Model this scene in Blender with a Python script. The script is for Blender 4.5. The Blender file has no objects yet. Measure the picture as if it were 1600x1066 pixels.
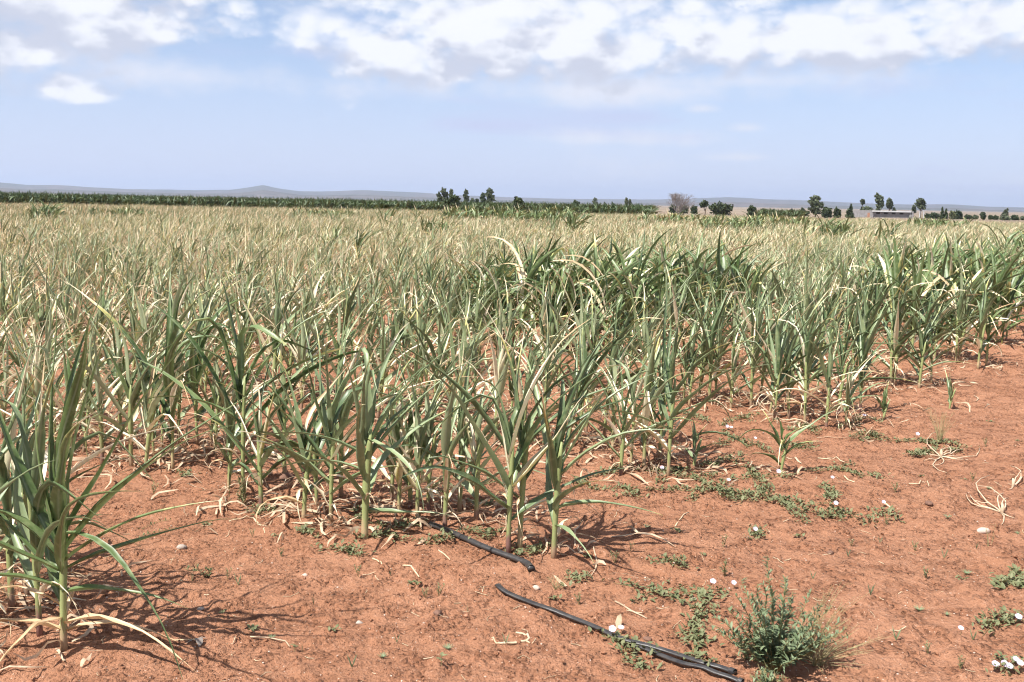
import bpy, math, random
import numpy as np
from mathutils import Matrix, Vector

R = math.radians
scene = bpy.context.scene
col = scene.collection

# ------------------------------------------------------------------ camera
F = 1570.0                       # focal length in photograph pixels (1600 wide)
CAM_H = 1.65
PITCH = math.atan((533 - 320) / F)
ROLL = R(1.1)
cam_data = bpy.data.cameras.new('camera')
cam_data.angle_x = 2 * math.atan(800 / F)
cam_data.clip_start = 0.05
cam_data.clip_end = 40000
cam = bpy.data.objects.new('camera', cam_data)
col.objects.link(cam)
cam.matrix_world = (Matrix.Translation((0, 0, CAM_H)) @ Matrix.Rotation(R(90) - PITCH, 4, 'X')
                    @ Matrix.Rotation(ROLL, 4, 'Z'))
scene.camera = cam
scene.view_settings.view_transform = 'Standard'
scene.view_settings.look = 'None'
scene.view_settings.exposure = 0.98
scene.view_settings.gamma = 1.0
scene.cycles.max_bounces = 4
scene.cycles.diffuse_bounces = 3
scene.cycles.glossy_bounces = 2
scene.cycles.transmission_bounces = 3
scene.cycles.transparent_max_bounces = 4
scene.cycles.volume_bounces = 0
scene.cycles.use_adaptive_sampling = True
scene.cycles.adaptive_threshold = 0.03
scene.cycles.filter_width = 1.15
scene.cycles.use_denoising = True
scene.cycles.denoiser = 'OPENIMAGEDENOISE'

# ------------------------------------------------------------------ sun
SUN_EL = R(56)
SUN_TO = Vector((-0.74, -0.67, 0)).normalized()      # horizontal direction towards the sun
sun_dir = Vector((SUN_TO.x * math.cos(SUN_EL), SUN_TO.y * math.cos(SUN_EL), math.sin(SUN_EL)))
sl = bpy.data.lights.new('sun', 'SUN')
sl.energy = 5.0
sl.angle = R(0.6)
sl.color = (1.0, 0.955, 0.89)
sun = bpy.data.objects.new('sun', sl)
col.objects.link(sun)
sun.rotation_euler = sun_dir.to_track_quat('Z', 'Y').to_euler()
sun.location = (-20, -8, 40)


# ------------------------------------------------------------------ node helper
class NT:
    def __init__(self, tree):
        self.t = tree

    def new(self, kind, **kw):
        n = self.t.nodes.new(kind)
        for k, v in kw.items():
            setattr(n, k, v)
        return n

    def put(self, node, key, v):
        if v is None:
            return
        s = node.inputs[key]
        if isinstance(v, bpy.types.NodeSocket):
            self.t.links.new(v, s)
        else:
            s.default_value = v

    def m(self, op, a, b=None, c=None, clamp=False):
        n = self.new('ShaderNodeMath', operation=op, use_clamp=clamp)
        for i, v in enumerate((a, b, c)):
            self.put(n, i, v)
        return n.outputs[0]

    def vm(self, op, a, b=None):
        n = self.new('ShaderNodeVectorMath', operation=op)
        self.put(n, 0, a)
        self.put(n, 1, b)
        return n.outputs['Value' if op in ('LENGTH', 'DOT_PRODUCT', 'DISTANCE') else 'Vector']

    def ss(self, x, lo, hi, a=0.0, b=1.0):
        n = self.new('ShaderNodeMapRange', interpolation_type='SMOOTHSTEP')
        for k, v in zip((0, 1, 2, 3, 4), (x, lo, hi, a, b)):
            self.put(n, k, v)
        return n.outputs[0]

    def mix(self, f, a, b, blend='MIX'):
        n = self.new('ShaderNodeMix', data_type='RGBA', blend_type=blend)
        self.put(n, 0, f)
        for k, v in ((6, a), (7, b)):
            if isinstance(v, (tuple, list)) and len(v) == 3:
                v = (*v, 1)
            self.put(n, k, v)
        return n.outputs[2]

    def noise(self, vec, scale, detail=4, rough=0.55, dist=0.0):
        n = self.new('ShaderNodeTexNoise')
        self.put(n, 'Vector', vec)
        self.put(n, 'Scale', scale)
        self.put(n, 'Detail', detail)
        self.put(n, 'Roughness', rough)
        self.put(n, 'Distortion', dist)
        return n.outputs[0]

    def sep(self, v):
        n = self.new('ShaderNodeSeparateXYZ')
        self.put(n, 0, v)
        return n.outputs

    def comb(self, x, y, z):
        n = self.new('ShaderNodeCombineXYZ')
        for i, v in enumerate((x, y, z)):
            self.put(n, i, v)
        return n.outputs[0]


# ------------------------------------------------------------------ sky
world = bpy.data.worlds.new('World')
scene.world = world
world.use_nodes = True
wt = world.node_tree
wt.nodes.clear()
W = NT(wt)


def sky_uv(px, py):
    return (px - 800) / F, (320 + (px - 800) * 0.0192 - py) / F


# cumulus in the sky: (direction, half sizes above / below the flat base, strength)
BLOBS = [
    (560, 85, 140, 75, 34, 1.28), (730, 98, 210, 110, 36, 1.43), (930, 95, 180, 95, 36, 1.38),
    (1110, 92, 140, 62, 32, 1.28), (1265, 98, 200, 80, 32, 1.38), (1460, 88, 140, 95, 34, 1.33),
    (1610, 92, 110, 75, 32, 1.28),
    (110, 62, 270, 105, 48, 1.58), (10, 108, 180, 80, 42, 1.38), (285, 85, 52, 36, 16, 1.18),
    (165, 168, 74, 40, 10, 1.23), (205, 92, 30, 18, 9, 1.03),
]
FAINT = [(110, 118, 60, 20, 14, 0.75), (310, 138, 190, 22, 18, 0.6), (950, 222, 110, 14, 8, 0.72),
         (950, 275, 60, 36, 14, 0.62), (1085, 178, 24, 9, 5, 0.75), (1150, 207, 24, 8, 5, 0.75),
         (1148, 250, 44, 7, 4, 0.6), (1560, 288, 80, 12, 8, 0.62), (760, 30, 300, 40, 40, 0.7),
         (1130, 140, 330, 18, 16, 0.62), (980, 150, 260, 18, 16, 0.6)]


def cloud_group(name, blobs):
    g = bpy.data.node_groups.new(name, 'ShaderNodeTree')
    g.interface.new_socket('Vector', in_out='INPUT', socket_type='NodeSocketVector')
    g.interface.new_socket('Density', in_out='OUTPUT', socket_type='NodeSocketFloat')
    n = NT(g)
    gi = n.new('NodeGroupInput').outputs[0]
    x, y, z = n.sep(gi)[:3]
    U = n.m('ARCTAN2', x, y)
    V = z
    mask = None
    for (px, py, ru, rt, rb, amp) in blobs:
        u0, v0 = sky_uv(px, py)
        du = n.m('MULTIPLY', n.m('SUBTRACT', U, u0), F / ru)
        dv = n.m('SUBTRACT', V, v0)
        dv = n.m('MAXIMUM', n.m('MULTIPLY', dv, F / rt), n.m('MULTIPLY', dv, -F / rb))
        q = n.m('ADD', n.m('MULTIPLY', du, du), n.m('MULTIPLY', dv, dv))
        c = n.m('MULTIPLY_ADD', n.m('SQRT', n.m('ADD', q, 0.06)), -1.35 * amp, 1.55 * amp)
        mask = c if mask is None else n.m('MAXIMUM', mask, c)
    if len(blobs) > 11 and name == 'cumulus':
        # the same broken cumulus deck goes on above and all around
        big = n.noise(n.vm('MULTIPLY', gi, (1, 1, 2.2)), 2.6, 2)
        gen = n.m('MULTIPLY_ADD', big, 2.6, -0.95)
        up = n.m('MAXIMUM', n.ss(V, 0.205, 0.26),
                 n.m('MULTIPLY', n.ss(n.m('ABSOLUTE', U), 0.58, 0.8), n.ss(V, 0.09, 0.17)))
        gen = n.m('ADD', n.m('MULTIPLY', gen, up), n.m('MULTIPLY_ADD', up, 1.2, -1.2))
        mask = n.m('MAXIMUM', mask, gen)
    mask = n.m('MAXIMUM', mask, -1.2)
    sv = n.vm('MULTIPLY', gi, (1, 1, 1.7))
    a = n.noise(sv, 9, 8, 0.52, 0.2)
    b = n.noise(sv, 40, 7, 0.6, 0.1)
    dens = n.m('ADD', n.m('MULTIPLY_ADD', a, 3.6, -1.8), n.m('MULTIPLY_ADD', b, 1.3, -0.65))
    if name == 'cumulus':
        for sc_, am in ((24.0, 1.15), (58.0, 0.55)):        # rounded heads
            v = n.new('ShaderNodeTexVoronoi', feature='SMOOTH_F1')
            n.put(v, 'Vector', n.vm('ADD', sv, n.vm('MULTIPLY', n.comb(b, a, b), (0.03, 0.03, 0.03))))
            n.put(v, 'Scale', sc_)
            n.put(v, 'Smoothness', 0.35)
            dens = n.m('ADD', dens, n.m('MULTIPLY_ADD', v.outputs['Distance'], -am * 1.6, am * 0.62))
    dens = n.m('ADD', dens, mask)
    go = n.new('NodeGroupOutput')
    g.links.new(dens, go.inputs[0])
    return g


g_cum = cloud_group('cumulus', BLOBS)
g_fnt = cloud_group('wisps', FAINT)
tc = W.new('ShaderNodeTexCoord').outputs['Generated']


def cloud(g, vec):
    n = W.new('ShaderNodeGroup')
    n.node_tree = g
    W.put(n, 0, vec)
    return n.outputs[0]


sky = W.new('ShaderNodeTexSky', sky_type='NISHITA')
sky.sun_disc = False
sky.sun_elevation = SUN_EL
sky.sun_rotation = math.atan2(SUN_TO.x, SUN_TO.y)
sky.altitude = 1800
sky.air_density = 1.0
sky.dust_density = 0.6
sky.ozone_density = 1.6
bg_sky = W.new('ShaderNodeBackground')
W.put(bg_sky, 0, sky.outputs[0])
W.put(bg_sky, 1, 0.076)

d0 = cloud(g_cum, tc)
d_up = cloud(g_cum, W.vm('ADD', tc, (-0.014, 0.0, 0.028)))
df = cloud(g_fnt, tc)
alpha = W.ss(d0, -0.65, 0.9)
alpha_f = W.m('MULTIPLY', W.ss(df, -0.5, 1.5), 0.85)
Z = W.sep(tc)[2]
# thin high veil, densest towards the horizon
veil_n = W.noise(W.vm('MULTIPLY', tc, (1, 1, 6)), 3.2, 5, 0.6, 0.4)
veil = W.m('MULTIPLY', W.ss(veil_n, 0.25, 0.85), W.ss(Z, 0.05, 0.22, 1.0, 0.30))
veil = W.m('MAXIMUM', veil, W.ss(Z, -0.02, 0.20, 0.82, 0.18))
bg_veil = W.new('ShaderNodeBackground')
W.put(bg_veil, 0, (0.356, 0.368, 0.512, 1))
W.put(bg_veil, 1, 0.90)
shade = W.ss(W.m('SUBTRACT', d_up, W.m('MULTIPLY', d0, 0.45)), -0.35, 1.0)
ccol = W.mix(shade, (0.515, 0.522, 0.550), (0.335, 0.350, 0.412))
bg_cloud = W.new('ShaderNodeBackground')
W.put(bg_cloud, 0, ccol)
W.put(bg_cloud, 1, 1.0)
bg_wisp = W.new('ShaderNodeBackground')
W.put(bg_wisp, 0, (0.455, 0.46, 0.50, 1))


def mixsh(f, a, b):
    n = W.new('ShaderNodeMixShader')
    W.put(n, 0, f)
    W.put(n, 1, a)
    W.put(n, 2, b)
    return n.outputs[0]


s1 = mixsh(veil, bg_sky.outputs[0], bg_veil.outputs[0])
s2 = mixsh(alpha_f, s1, bg_wisp.outputs[0])
s3 = mixsh(W.m('MULTIPLY', alpha, 0.96), s2, bg_cloud.outputs[0])
wo = W.new('ShaderNodeOutputWorld')
wt.links.new(s3, wo.inputs[0])
world.cycles.sampling_method = 'MANUAL'
world.cycles.sample_map_resolution = 512


# ------------------------------------------------------------------ helpers
def tag(o, label=None, cat=None, group=None, kind=None):
    if label:
        o['label'] = label
    if cat:
        o['category'] = cat
    if group:
        o['group'] = group
    if kind:
        o['kind'] = kind
    return o


def new_mesh(name, V, faces, mat, attrs=None, smooth=True):
    """V (n,3); faces: list of integer arrays (k,4) or (k,3)"""
    me = bpy.data.meshes.new(name)
    V = np.asarray(V, np.float32)
    faces = [np.asarray(f, np.int32) for f in faces if len(f)]
    loops = np.concatenate([f.ravel() for f in faces])
    sizes = np.concatenate([np.full(len(f), f.shape[1], np.int32) for f in faces])
    starts = np.concatenate([[0], np.cumsum(sizes)[:-1]]).astype(np.int32)
    me.vertices.add(len(V))
    me.vertices.foreach_set('co', V.ravel())
    me.loops.add(len(loops))
    me.loops.foreach_set('vertex_index', loops)
    me.polygons.add(len(sizes))
    me.polygons.foreach_set('loop_start', starts)
    me.polygons.foreach_set('loop_total', sizes)
    me.polygons.foreach_set('use_smooth', np.full(len(sizes), smooth))
    for k, v in (attrs or {}).items():
        a = me.attributes.new(k, 'FLOAT', 'POINT')
        a.data.foreach_set('value', np.asarray(v, np.float32))
    me.update(calc_edges=True)
    me.materials.append(mat)
    return me


def ob(name, me, parent=None, loc=(0, 0, 0), rz=0.0):
    o = bpy.data.objects.new(name, me)
    col.objects.link(o)
    o.location = loc
    o.rotation_euler = (0, 0, rz)
    if parent is not None:
        o.parent = parent
    return o


class MB:
    """collects pieces of one mesh, each with float attributes"""

    def __init__(self):
        self.V, self.Q, self.T, self.A, self.n = [], [], [], {}, 0

    def add(self, V, Q=None, T=None, **attrs):
        V = np.asarray(V, float)
        if Q is not None and len(Q):
            self.Q.append(np.asarray(Q, int) + self.n)
        if T is not None and len(T):
            self.T.append(np.asarray(T, int) + self.n)
        for k in attrs:
            self.A.setdefault(k, [])
        for k in self.A:
            v = attrs.get(k, 0.0)
            self.A[k].append(np.broadcast_to(np.asarray(v, float), (len(V),)))
        self.V.append(V)
        self.n += len(V)

    def mesh(self, name, mat, smooth=True):
        f = []
        if self.Q:
            f.append(np.concatenate(self.Q))
        if self.T:
            f.append(np.concatenate(self.T))
        return new_mesh(name, np.concatenate(self.V), f, mat,
                        {k: np.concatenate(v) for k, v in self.A.items()}, smooth)

    def arrays(self):
        q = np.concatenate(self.Q) if self.Q else np.zeros((0, 4), int)
        t = np.concatenate(self.T) if self.T else np.zeros((0, 3), int)
        return np.concatenate(self.V), q, t, {k: np.concatenate(v) for k, v in self.A.items()}


def tube(P, rad, n=6, cap=True):
    """swept tube through points P with radii rad -> V, Q, T"""
    P = np.asarray(P, float)
    k = len(P)
    rad = np.broadcast_to(np.asarray(rad, float), (k,))
    T = np.gradient(P, axis=0)
    T /= np.linalg.norm(T, axis=1)[:, None] + 1e-12
    ref = np.array([0, 0, 1.0]) if abs(T[:, 2]).mean() < 0.8 else np.array([1.0, 0, 0])
    S = np.cross(T, ref)
    S /= np.linalg.norm(S, axis=1)[:, None] + 1e-12
    N = np.cross(S, T)
    a = np.arange(n) / n * 2 * math.pi
    V = P[:, None] + rad[:, None, None] * (S[:, None] * np.cos(a)[None, :, None] + N[:, None] * np.sin(a)[None, :, None])
    i = np.arange(k - 1)[:, None] * n
    j = np.arange(n)[None]
    j2 = (j + 1) % n
    Q = np.stack([i + j, i + j2, i + n + j2, i + n + j], -1).reshape(-1, 4)
    V = V.reshape(-1, 3)
    Tt = []
    if cap:
        V = np.concatenate([V, P[:1], P[-1:]])
        c0, c1 = k * n, k * n + 1
        for q in range(n):
            Tt.append((c0, (q + 1) % n, q))
            Tt.append((c1, (k - 1) * n + q, (k - 1) * n + (q + 1) % n))
    return V, Q, np.array(Tt, int).reshape(-1, 3)


def _hash(ix, iy, seed):
    with np.errstate(over='ignore'):
        h = (ix.astype(np.int64) * 374761393 + iy.astype(np.int64) * 668265263 + seed * 1442695041) & 0xFFFFFFFF
        h = ((h ^ (h >> 13)) * 1274126177) & 0xFFFFFFFF
        h = h ^ (h >> 16)
    return (h & 0xFFFFFF) / float(0xFFFFFF)


def vnoise(x, y, seed=0):
    x = np.asarray(x, float)
    y = np.asarray(y, float)
    ix, iy = np.floor(x), np.floor(y)
    fx, fy = x - ix, y - iy
    fx = fx * fx * (3 - 2 * fx)
    fy = fy * fy * (3 - 2 * fy)
    a, b = _hash(ix, iy, seed), _hash(ix + 1, iy, seed)
    c, d = _hash(ix, iy + 1, seed), _hash(ix + 1, iy + 1, seed)
    return (a + (b - a) * fx) * (1 - fy) + (c + (d - c) * fx) * fy


def fbm(x, y, octv=4, seed=0, gain=0.5):
    s, amp, tot = 0.0, 1.0, 0.0
    for k in range(octv):
        s = s + amp * vnoise(x, y, seed + k * 17)
        tot += amp
        amp *= gain
        x = np.asarray(x) * 2.03 + 11.3
        y = np.asarray(y) * 2.03 + 5.7
    return s / tot


def sstep(x, a, b):
    t = np.clip((np.asarray(x, float) - a) / (b - a), 0, 1)
    return t * t * (3 - 2 * t)


# crop beds: direction along a bed and across the beds
BM = np.array([math.sin(R(31.3)), math.cos(R(31.3))])
BE = np.array([math.cos(R(31.3)), -math.sin(R(31.3))])
BED0, BEDW = 2.18, 1.97


def ground_z(x, y):
    x = np.asarray(x, float)
    y = np.asarray(y, float)
    r = np.hypot(x, y)
    near = 1 - sstep(r, 18, 45)
    z = 0.045 * (fbm(x * 0.8, y * 0.8, 2, 3) - 0.5)
    n = x * BM[0] + y * BM[1]
    z = z + 0.018 * np.cos((n - BED0) / BEDW * 2 * math.pi) * near
    z = z + near * 0.040 * (fbm(x * 3.1, y * 3.1, 3, 7) - 0.5)
    rid = 1 - np.abs(2 * fbm(x * 7.5, y * 7.5, 2, 9) - 1)
    z = z + near * 0.012 * (rid - 0.6)
    cl = np.clip(fbm(x * 17, y * 17, 2, 21) - 0.56, 0, 1)
    z = z + near * 0.075 * cl
    cl2 = np.clip(vnoise(x * 38, y * 38, 31) - 0.6, 0, 1)
    patch = sstep(fbm(x * 1.7, y * 1.7, 2, 41), 0.42, 0.62)
    z = z + near * 0.046 * cl2 * (0.35 + 0.65 * patch)
    z = z + sstep(r, 300, 5200) * 11.0
    return z


def gz(x, y):
    return float(ground_z(np.array([x]), np.array([y]))[0])


def ray(px, py):
    x, y = (px - 800) / F, -(py - 533) / F
    c, s = math.cos(ROLL), math.sin(ROLL)
    x, y = c * x - s * y, s * x + c * y
    return np.array([x, math.cos(PITCH) + y * math.sin(PITCH), -math.sin(PITCH) + y * math.cos(PITCH)])


def at(px, py):
    """the point of the soil seen at a photograph pixel, as x, y, z"""
    d = ray(px, py)
    z = 0.0
    for _ in range(4):
        t = (z - CAM_H) / d[2]
        z = gz(d[0] * t, d[1] * t)
    return (d[0] * t, d[1] * t, z)


def horizon_y(px):
    return 320 + (px - 800) * math.tan(ROLL)


# ------------------------------------------------------------------ materials
def material(name):
    m = bpy.data.materials.new(name)
    m.use_nodes = True
    m.node_tree.nodes.clear()
    return m, NT(m.node_tree)


def finish(m, n, colr, rough=0.8, spec=0.3, bump=None, bump_d=0.01, transl=0.0, bump_s=1.0):
    p = n.new('ShaderNodeBsdfPrincipled')
    n.put(p, 'Base Color', colr if not (isinstance(colr, tuple) and len(colr) == 3) else (*colr, 1))
    n.put(p, 'Roughness', rough)
    n.put(p, 'Specular IOR Level', spec)
    if bump is not None:
        b = n.new('ShaderNodeBump')
        n.put(b, 'Strength', bump_s)
        n.put(b, 'Distance', bump_d)
        n.put(b, 'Height', bump)
        n.put(p, 'Normal', b.outputs[0])
    sh = p.outputs[0]
    if transl:
        t = n.new('ShaderNodeBsdfTranslucent')
        n.put(t, 0, colr if not (isinstance(colr, tuple) and len(colr) == 3) else (*colr, 1))
        x = n.new('ShaderNodeMixShader')
        n.put(x, 0, transl)
        n.put(x, 1, sh)
        n.put(x, 2, t.outputs[0])
        sh = x.outputs[0]
    o = n.new('ShaderNodeOutputMaterial')
    m.node_tree.links.new(sh, o.inputs[0])
    return m


def attr(n, name):
    return n.new('ShaderNodeAttribute', attribute_name=name).outputs['Fac']


def make_soil():
    m, n = material('red_soil')
    pos = n.new('ShaderNodeNewGeometry').outputs['Position']
    dist = n.vm('LENGTH', pos)
    a = n.noise(pos, 0.9, 4, 0.6)
    b = n.noise(pos, 7.0, 5, 0.65)
    c = n.noise(pos, 60.0, 4, 0.7)
    base = n.mix(n.ss(a, 0.3, 0.7), (0.325, 0.155, 0.088), (0.378, 0.190, 0.113))
    base = n.mix(n.ss(b, 0.38, 0.72), base, (0.285, 0.128, 0.070))
    base = n.mix(n.ss(c, 0.50, 0.72, 0, 0.6), base, (0.49, 0.275, 0.185))
    base = n.mix(n.ss(n.noise(pos, 150, 3, 0.6), 0.58, 0.70, 0, 0.6), base, (0.19, 0.083, 0.047))  # dark specks: small shadows between crumbs put into the soil colour
    # pale grit
    v = n.new('ShaderNodeTexVoronoi', feature='F1')
    n.put(v, 'Vector', pos)
    n.put(v, 'Scale', 75.0)
    keep = n.m('GREATER_THAN', n.sep(v.outputs['Color'])[0], 0.90)
    spk = n.m('MULTIPLY', n.m('LESS_THAN', v.outputs['Distance'], 0.20), keep)
    base = n.mix(n.m('MULTIPLY', spk, 0.75), base, (0.62, 0.45, 0.34))
    # beyond the fields: dry pasture with scrub
    g = n.noise(pos, 0.004, 5, 0.6)
    sc = n.noise(pos, 0.02, 5, 0.75)
    far = n.mix(n.ss(g, 0.35, 0.65), (0.24, 0.19, 0.14), (0.18, 0.135, 0.10))
    far = n.mix(n.ss(sc, 0.52, 0.62, 0, 0.8), far, (0.09, 0.095, 0.05))
    base = n.mix(n.ss(dist, 150, 260), base, far)
    # relief
    v2 = n.new('ShaderNodeTexVoronoi', feature='F1')
    n.put(v2, 'Vector', n.vm('ADD', pos, n.vm('MULTIPLY', n.comb(b, c, 0), (0.05, 0.05, 0))))
    n.put(v2, 'Scale', 42.0)
    crumbs = n.ss(v2.outputs['Distance'], 0.15, 0.6, 1, 0)
    h = n.m('ADD', n.m('MULTIPLY', c, 0.9), n.m('MULTIPLY', n.noise(pos, 190, 3, 0.6), 0.40))
    h = n.m('ADD', h, n.m('MULTIPLY', crumbs, n.m('MULTIPLY', n.ss(b, 0.38, 0.62), 0.9)))
    h = n.m('ADD', h, n.m('MULTIPLY', n.noise(pos, 24, 3, 0.6), 1.3))
    h = n.m('MULTIPLY', h, n.ss(dist, 8, 40, 1, 0))
    return finish(m, n, base, 0.95, 0.12, h, 0.020)


def make_leaf(name='maize_leaf', g1=(0.095, 0.145, 0.050), g2=(0.39, 0.435, 0.265), transl=0.15):
    m, n = material(name)
    pos = n.new('ShaderNodeNewGeometry').outputs['Position']
    dry = attr(n, 'dry')
    var = attr(n, 'var')
    acr = attr(n, 'acr')
    rnd = n.new('ShaderNodeObjectInfo').outputs['Random']
    f = n.m('FRACT', n.m('ADD', var, n.m('MULTIPLY', rnd, 0.63)))
    green = n.mix(f, g1, g2)
    nz = n.noise(pos, 22, 3, 0.6)
    green = n.mix(n.ss(nz, 0.45, 0.75, 0, 0.45), green, (0.36, 0.40, 0.20))
    rib = n.ss(acr, 0.0, 0.3, 0.45, 0)
    green = n.mix(rib, green, (0.36, 0.42, 0.27))
    cr = n.new('ShaderNodeValToRGB')
    e = cr.color_ramp.elements
    e[0].position, e[0].color = 0.30, (0.30, 0.34, 0.14, 1)
    e[1].position, e[1].color = 1.0, (0.60, 0.44, 0.26, 1)
    for p_, c_ in ((0.44, (0.56, 0.50, 0.18, 1)), (0.53, (0.76, 0.69, 0.45, 1)), (0.8, (0.82, 0.74, 0.55, 1))):
        x = e.new(p_)
        x.color = c_
    d2 = n.m('ADD', dry, n.m('MULTIPLY', n.m('SUBTRACT', nz, 0.5), 0.35))
    n.put(cr, 0, n.m('ADD', d2, n.m('MULTIPLY', n.m('SUBTRACT', f, 0.5), 0.22)))
    c = n.mix(n.ss(d2, 0.26, 0.48), green, cr.outputs[0])
    return finish(m, n, c, 0.42, 0.5, transl=transl)


def make_stalk():
    m, n = material('maize_stalk')
    pos = n.new('ShaderNodeNewGeometry').outputs['Position']
    dry = attr(n, 'dry')
    var = attr(n, 'var')
    nz = n.noise(n.vm('MULTIPLY', pos, (60, 60, 14)), 1.0, 4)
    green = n.mix(nz, (0.20, 0.24, 0.085), (0.30, 0.33, 0.15))
    tan = n.mix(var, (0.40, 0.30, 0.17), (0.17, 0.085, 0.075))
    return finish(m, n, n.mix(n.ss(n.m('ADD', dry, n.m('MULTIPLY', nz, 0.9)), 0.55, 1.05), green, tan), 0.5, 0.35)


def flat(name, a, b, scale=8.0, rough=0.8, spec=0.3, bump=0.0, transl=0.0, detail=4):
    m, n = material(name)
    pos = n.new('ShaderNodeNewGeometry').outputs['Position']
    nz = n.noise(pos, scale, detail, 0.6)
    c = n.mix(n.ss(nz, 0.3, 0.7), a, b)
    rnd = n.new('ShaderNodeObjectInfo').outputs['Random']
    c = n.mix(n.m('MULTIPLY', rnd, 0.25), c, b)
    return finish(m, n, c, rough, spec, nz if bump else None, bump, transl)


SOIL = make_soil()
LEAF = make_leaf()
LEAF_NEAR = make_leaf('blue_green_maize_leaf', (0.060, 0.105, 0.040), (0.230, 0.290, 0.150), 0.14)
LEAF_GREEN = make_leaf('healthy_maize_leaf', (0.045, 0.088, 0.022), (0.150, 0.210, 0.080), 0.20)
STALK = make_stalk()
LEAF_LUSH = make_leaf('lush_maize_leaf', (0.035, 0.070, 0.020), (0.075, 0.120, 0.042), 0.22)
STRAW = flat('dry_straw', (0.52, 0.40, 0.26), (0.66, 0.55, 0.38), 30, 0.8, 0.2, transl=0.15)
DEAD = flat('dead_leaf', (0.38, 0.26, 0.17), (0.60, 0.48, 0.34), 18, 0.8, 0.2, transl=0.2)
WEED = flat('weed_leaf', (0.095, 0.115, 0.048), (0.21, 0.215, 0.11), 25, 0.6, 0.3, transl=0.2)
WEED_BLUE = flat('bush_weed_leaf', (0.12, 0.17, 0.085), (0.22, 0.27, 0.155), 25, 0.55, 0.35, transl=0.2)
WEED_STEM = flat('weed_stem', (0.16, 0.16, 0.06), (0.24, 0.20, 0.09), 25, 0.7)
PETAL = flat('bindweed_petal', (0.62, 0.55, 0.68), (0.70, 0.64, 0.74), 40, 0.6, 0.3, transl=0.3)
RUBBER = flat('black_plastic_tape', (0.016, 0.016, 0.018), (0.05, 0.045, 0.042), 35, 0.42, 0.5, 0.002)
STONE = flat('grey_stone', (0.30, 0.24, 0.20), (0.42, 0.36, 0.31), 40, 0.9, 0.2, 0.004)
STONE_PALE = flat('pale_stone', (0.42, 0.31, 0.25), (0.52, 0.42, 0.35), 40, 0.9, 0.2, 0.004)
CLOD_DARK = flat('dark_clod', (0.13, 0.075, 0.055), (0.19, 0.11, 0.08), 50, 0.95, 0.1, 0.004)
CLOD = flat('soil_clod', (0.33, 0.155, 0.09), (0.43, 0.22, 0.138), 45, 0.95, 0.1, 0.004)
BARK = flat('bark', (0.13, 0.105, 0.085), (0.22, 0.18, 0.15), 6, 0.9)
BARE = flat('bare_twig', (0.16, 0.135, 0.125), (0.24, 0.21, 0.20), 6, 0.9)
TREE_DARK = flat('dark_foliage', (0.032, 0.048, 0.020), (0.065, 0.085, 0.038), 1.2, 0.7, transl=0.12)
TREE_MID = flat('eucalypt_foliage', (0.070, 0.090, 0.048), (0.120, 0.140, 0.082), 1.2, 0.7, transl=0.15)
TREE_PALE = flat('pale_foliage', (0.10, 0.12, 0.055), (0.15, 0.16, 0.08), 1.2, 0.7, transl=0.15)
BLOCK = flat('cement_block', (0.20, 0.19, 0.19), (0.29, 0.28, 0.28), 1.5, 0.9)
ROOF = flat('sheet_roof', (0.42, 0.42, 0.43), (0.54, 0.54, 0.55), 0.8, 0.55, 0.4)
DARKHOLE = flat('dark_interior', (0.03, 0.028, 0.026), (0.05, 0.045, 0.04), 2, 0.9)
BRICK = flat('brick_infill', (0.30, 0.14, 0.09), (0.38, 0.20, 0.13), 3, 0.9)


def make_hill():
    m, n = material('scrub_hill')
    pos = n.new('ShaderNodeNewGeometry').outputs['Position']
    a = n.noise(pos, 0.0016, 5, 0.6)
    b = n.noise(n.vm('MULTIPLY', pos, (1, 1, 3)), 0.012, 6, 0.75)
    c = n.mix(n.ss(a, 0.35, 0.65), (0.12, 0.10, 0.09), (0.085, 0.085, 0.075))
    c = n.mix(n.ss(b, 0.48, 0.62, 0, 0.8), c, (0.05, 0.058, 0.045))
    return finish(m, n, c, 1.0, 0.0)


HILL = make_hill()

# ------------------------------------------------------------------ ground sheet
radii = [0.4, 0.8, 1.2]
r_ = 1.6
while r_ < 16:
    radii.append(r_)
    r_ *= 1.0048
while r_ < 40:
    radii.append(r_)
    r_ *= 1.012
while r_ < 22000:
    radii.append(r_)
    r_ *= 1.10
radii = np.array(radii)
ang = np.concatenate([np.linspace(-math.pi, R(-42), 34)[:-1], np.linspace(R(-42), R(42), 310),
                      np.linspace(R(42), math.pi, 34)[1:-1]])
na, nr = len(ang), len(radii)
X = radii[:, None] * np.sin(ang)[None]
Y = radii[:, None] * np.cos(ang)[None]
Zg = ground_z(X, Y)
GV = np.stack([X, Y, Zg], -1).reshape(-1, 3)
i = np.arange(nr - 1)[:, None] * na
j = np.arange(na)[None]
j2 = (j + 1) % na
GQ = np.stack([i + j, i + na + j, i + na + j2, i + j2], -1).reshape(-1, 4)
GQ = GQ[:, ::-1]
c0 = len(GV)
GV = np.concatenate([GV, [[0, 0, gz(0, 0)]]])
jj = np.arange(na)
GT = np.stack([np.full(na, c0), (jj + 1) % na, jj], -1)
ground = ob('ground', new_mesh('ground', GV, [GQ, GT], SOIL))
tag(ground, kind='structure')

# ------------------------------------------------------------------ hills
prof_px = [-900, -500, -200, 0, 45, 90, 200, 300, 360, 390, 412, 432, 470, 500, 560, 585, 640, 700, 800, 900, 1000,
           1080, 1130, 1180, 1250, 1350, 1420, 1475, 1530, 1600, 1700, 2000, 2500]
prof_h = [14, 12, 18, 17, 14, 15.5, 12.5, 12.5, 14, 18, 22.5, 19, 14, 14, 17, 16.5, 15, 13.5, 11.5, 10.5, 11.5,
          15, 17.5, 15.5, 14, 12, 11, 12.5, 10, 9, 11, 14, 12]


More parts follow.
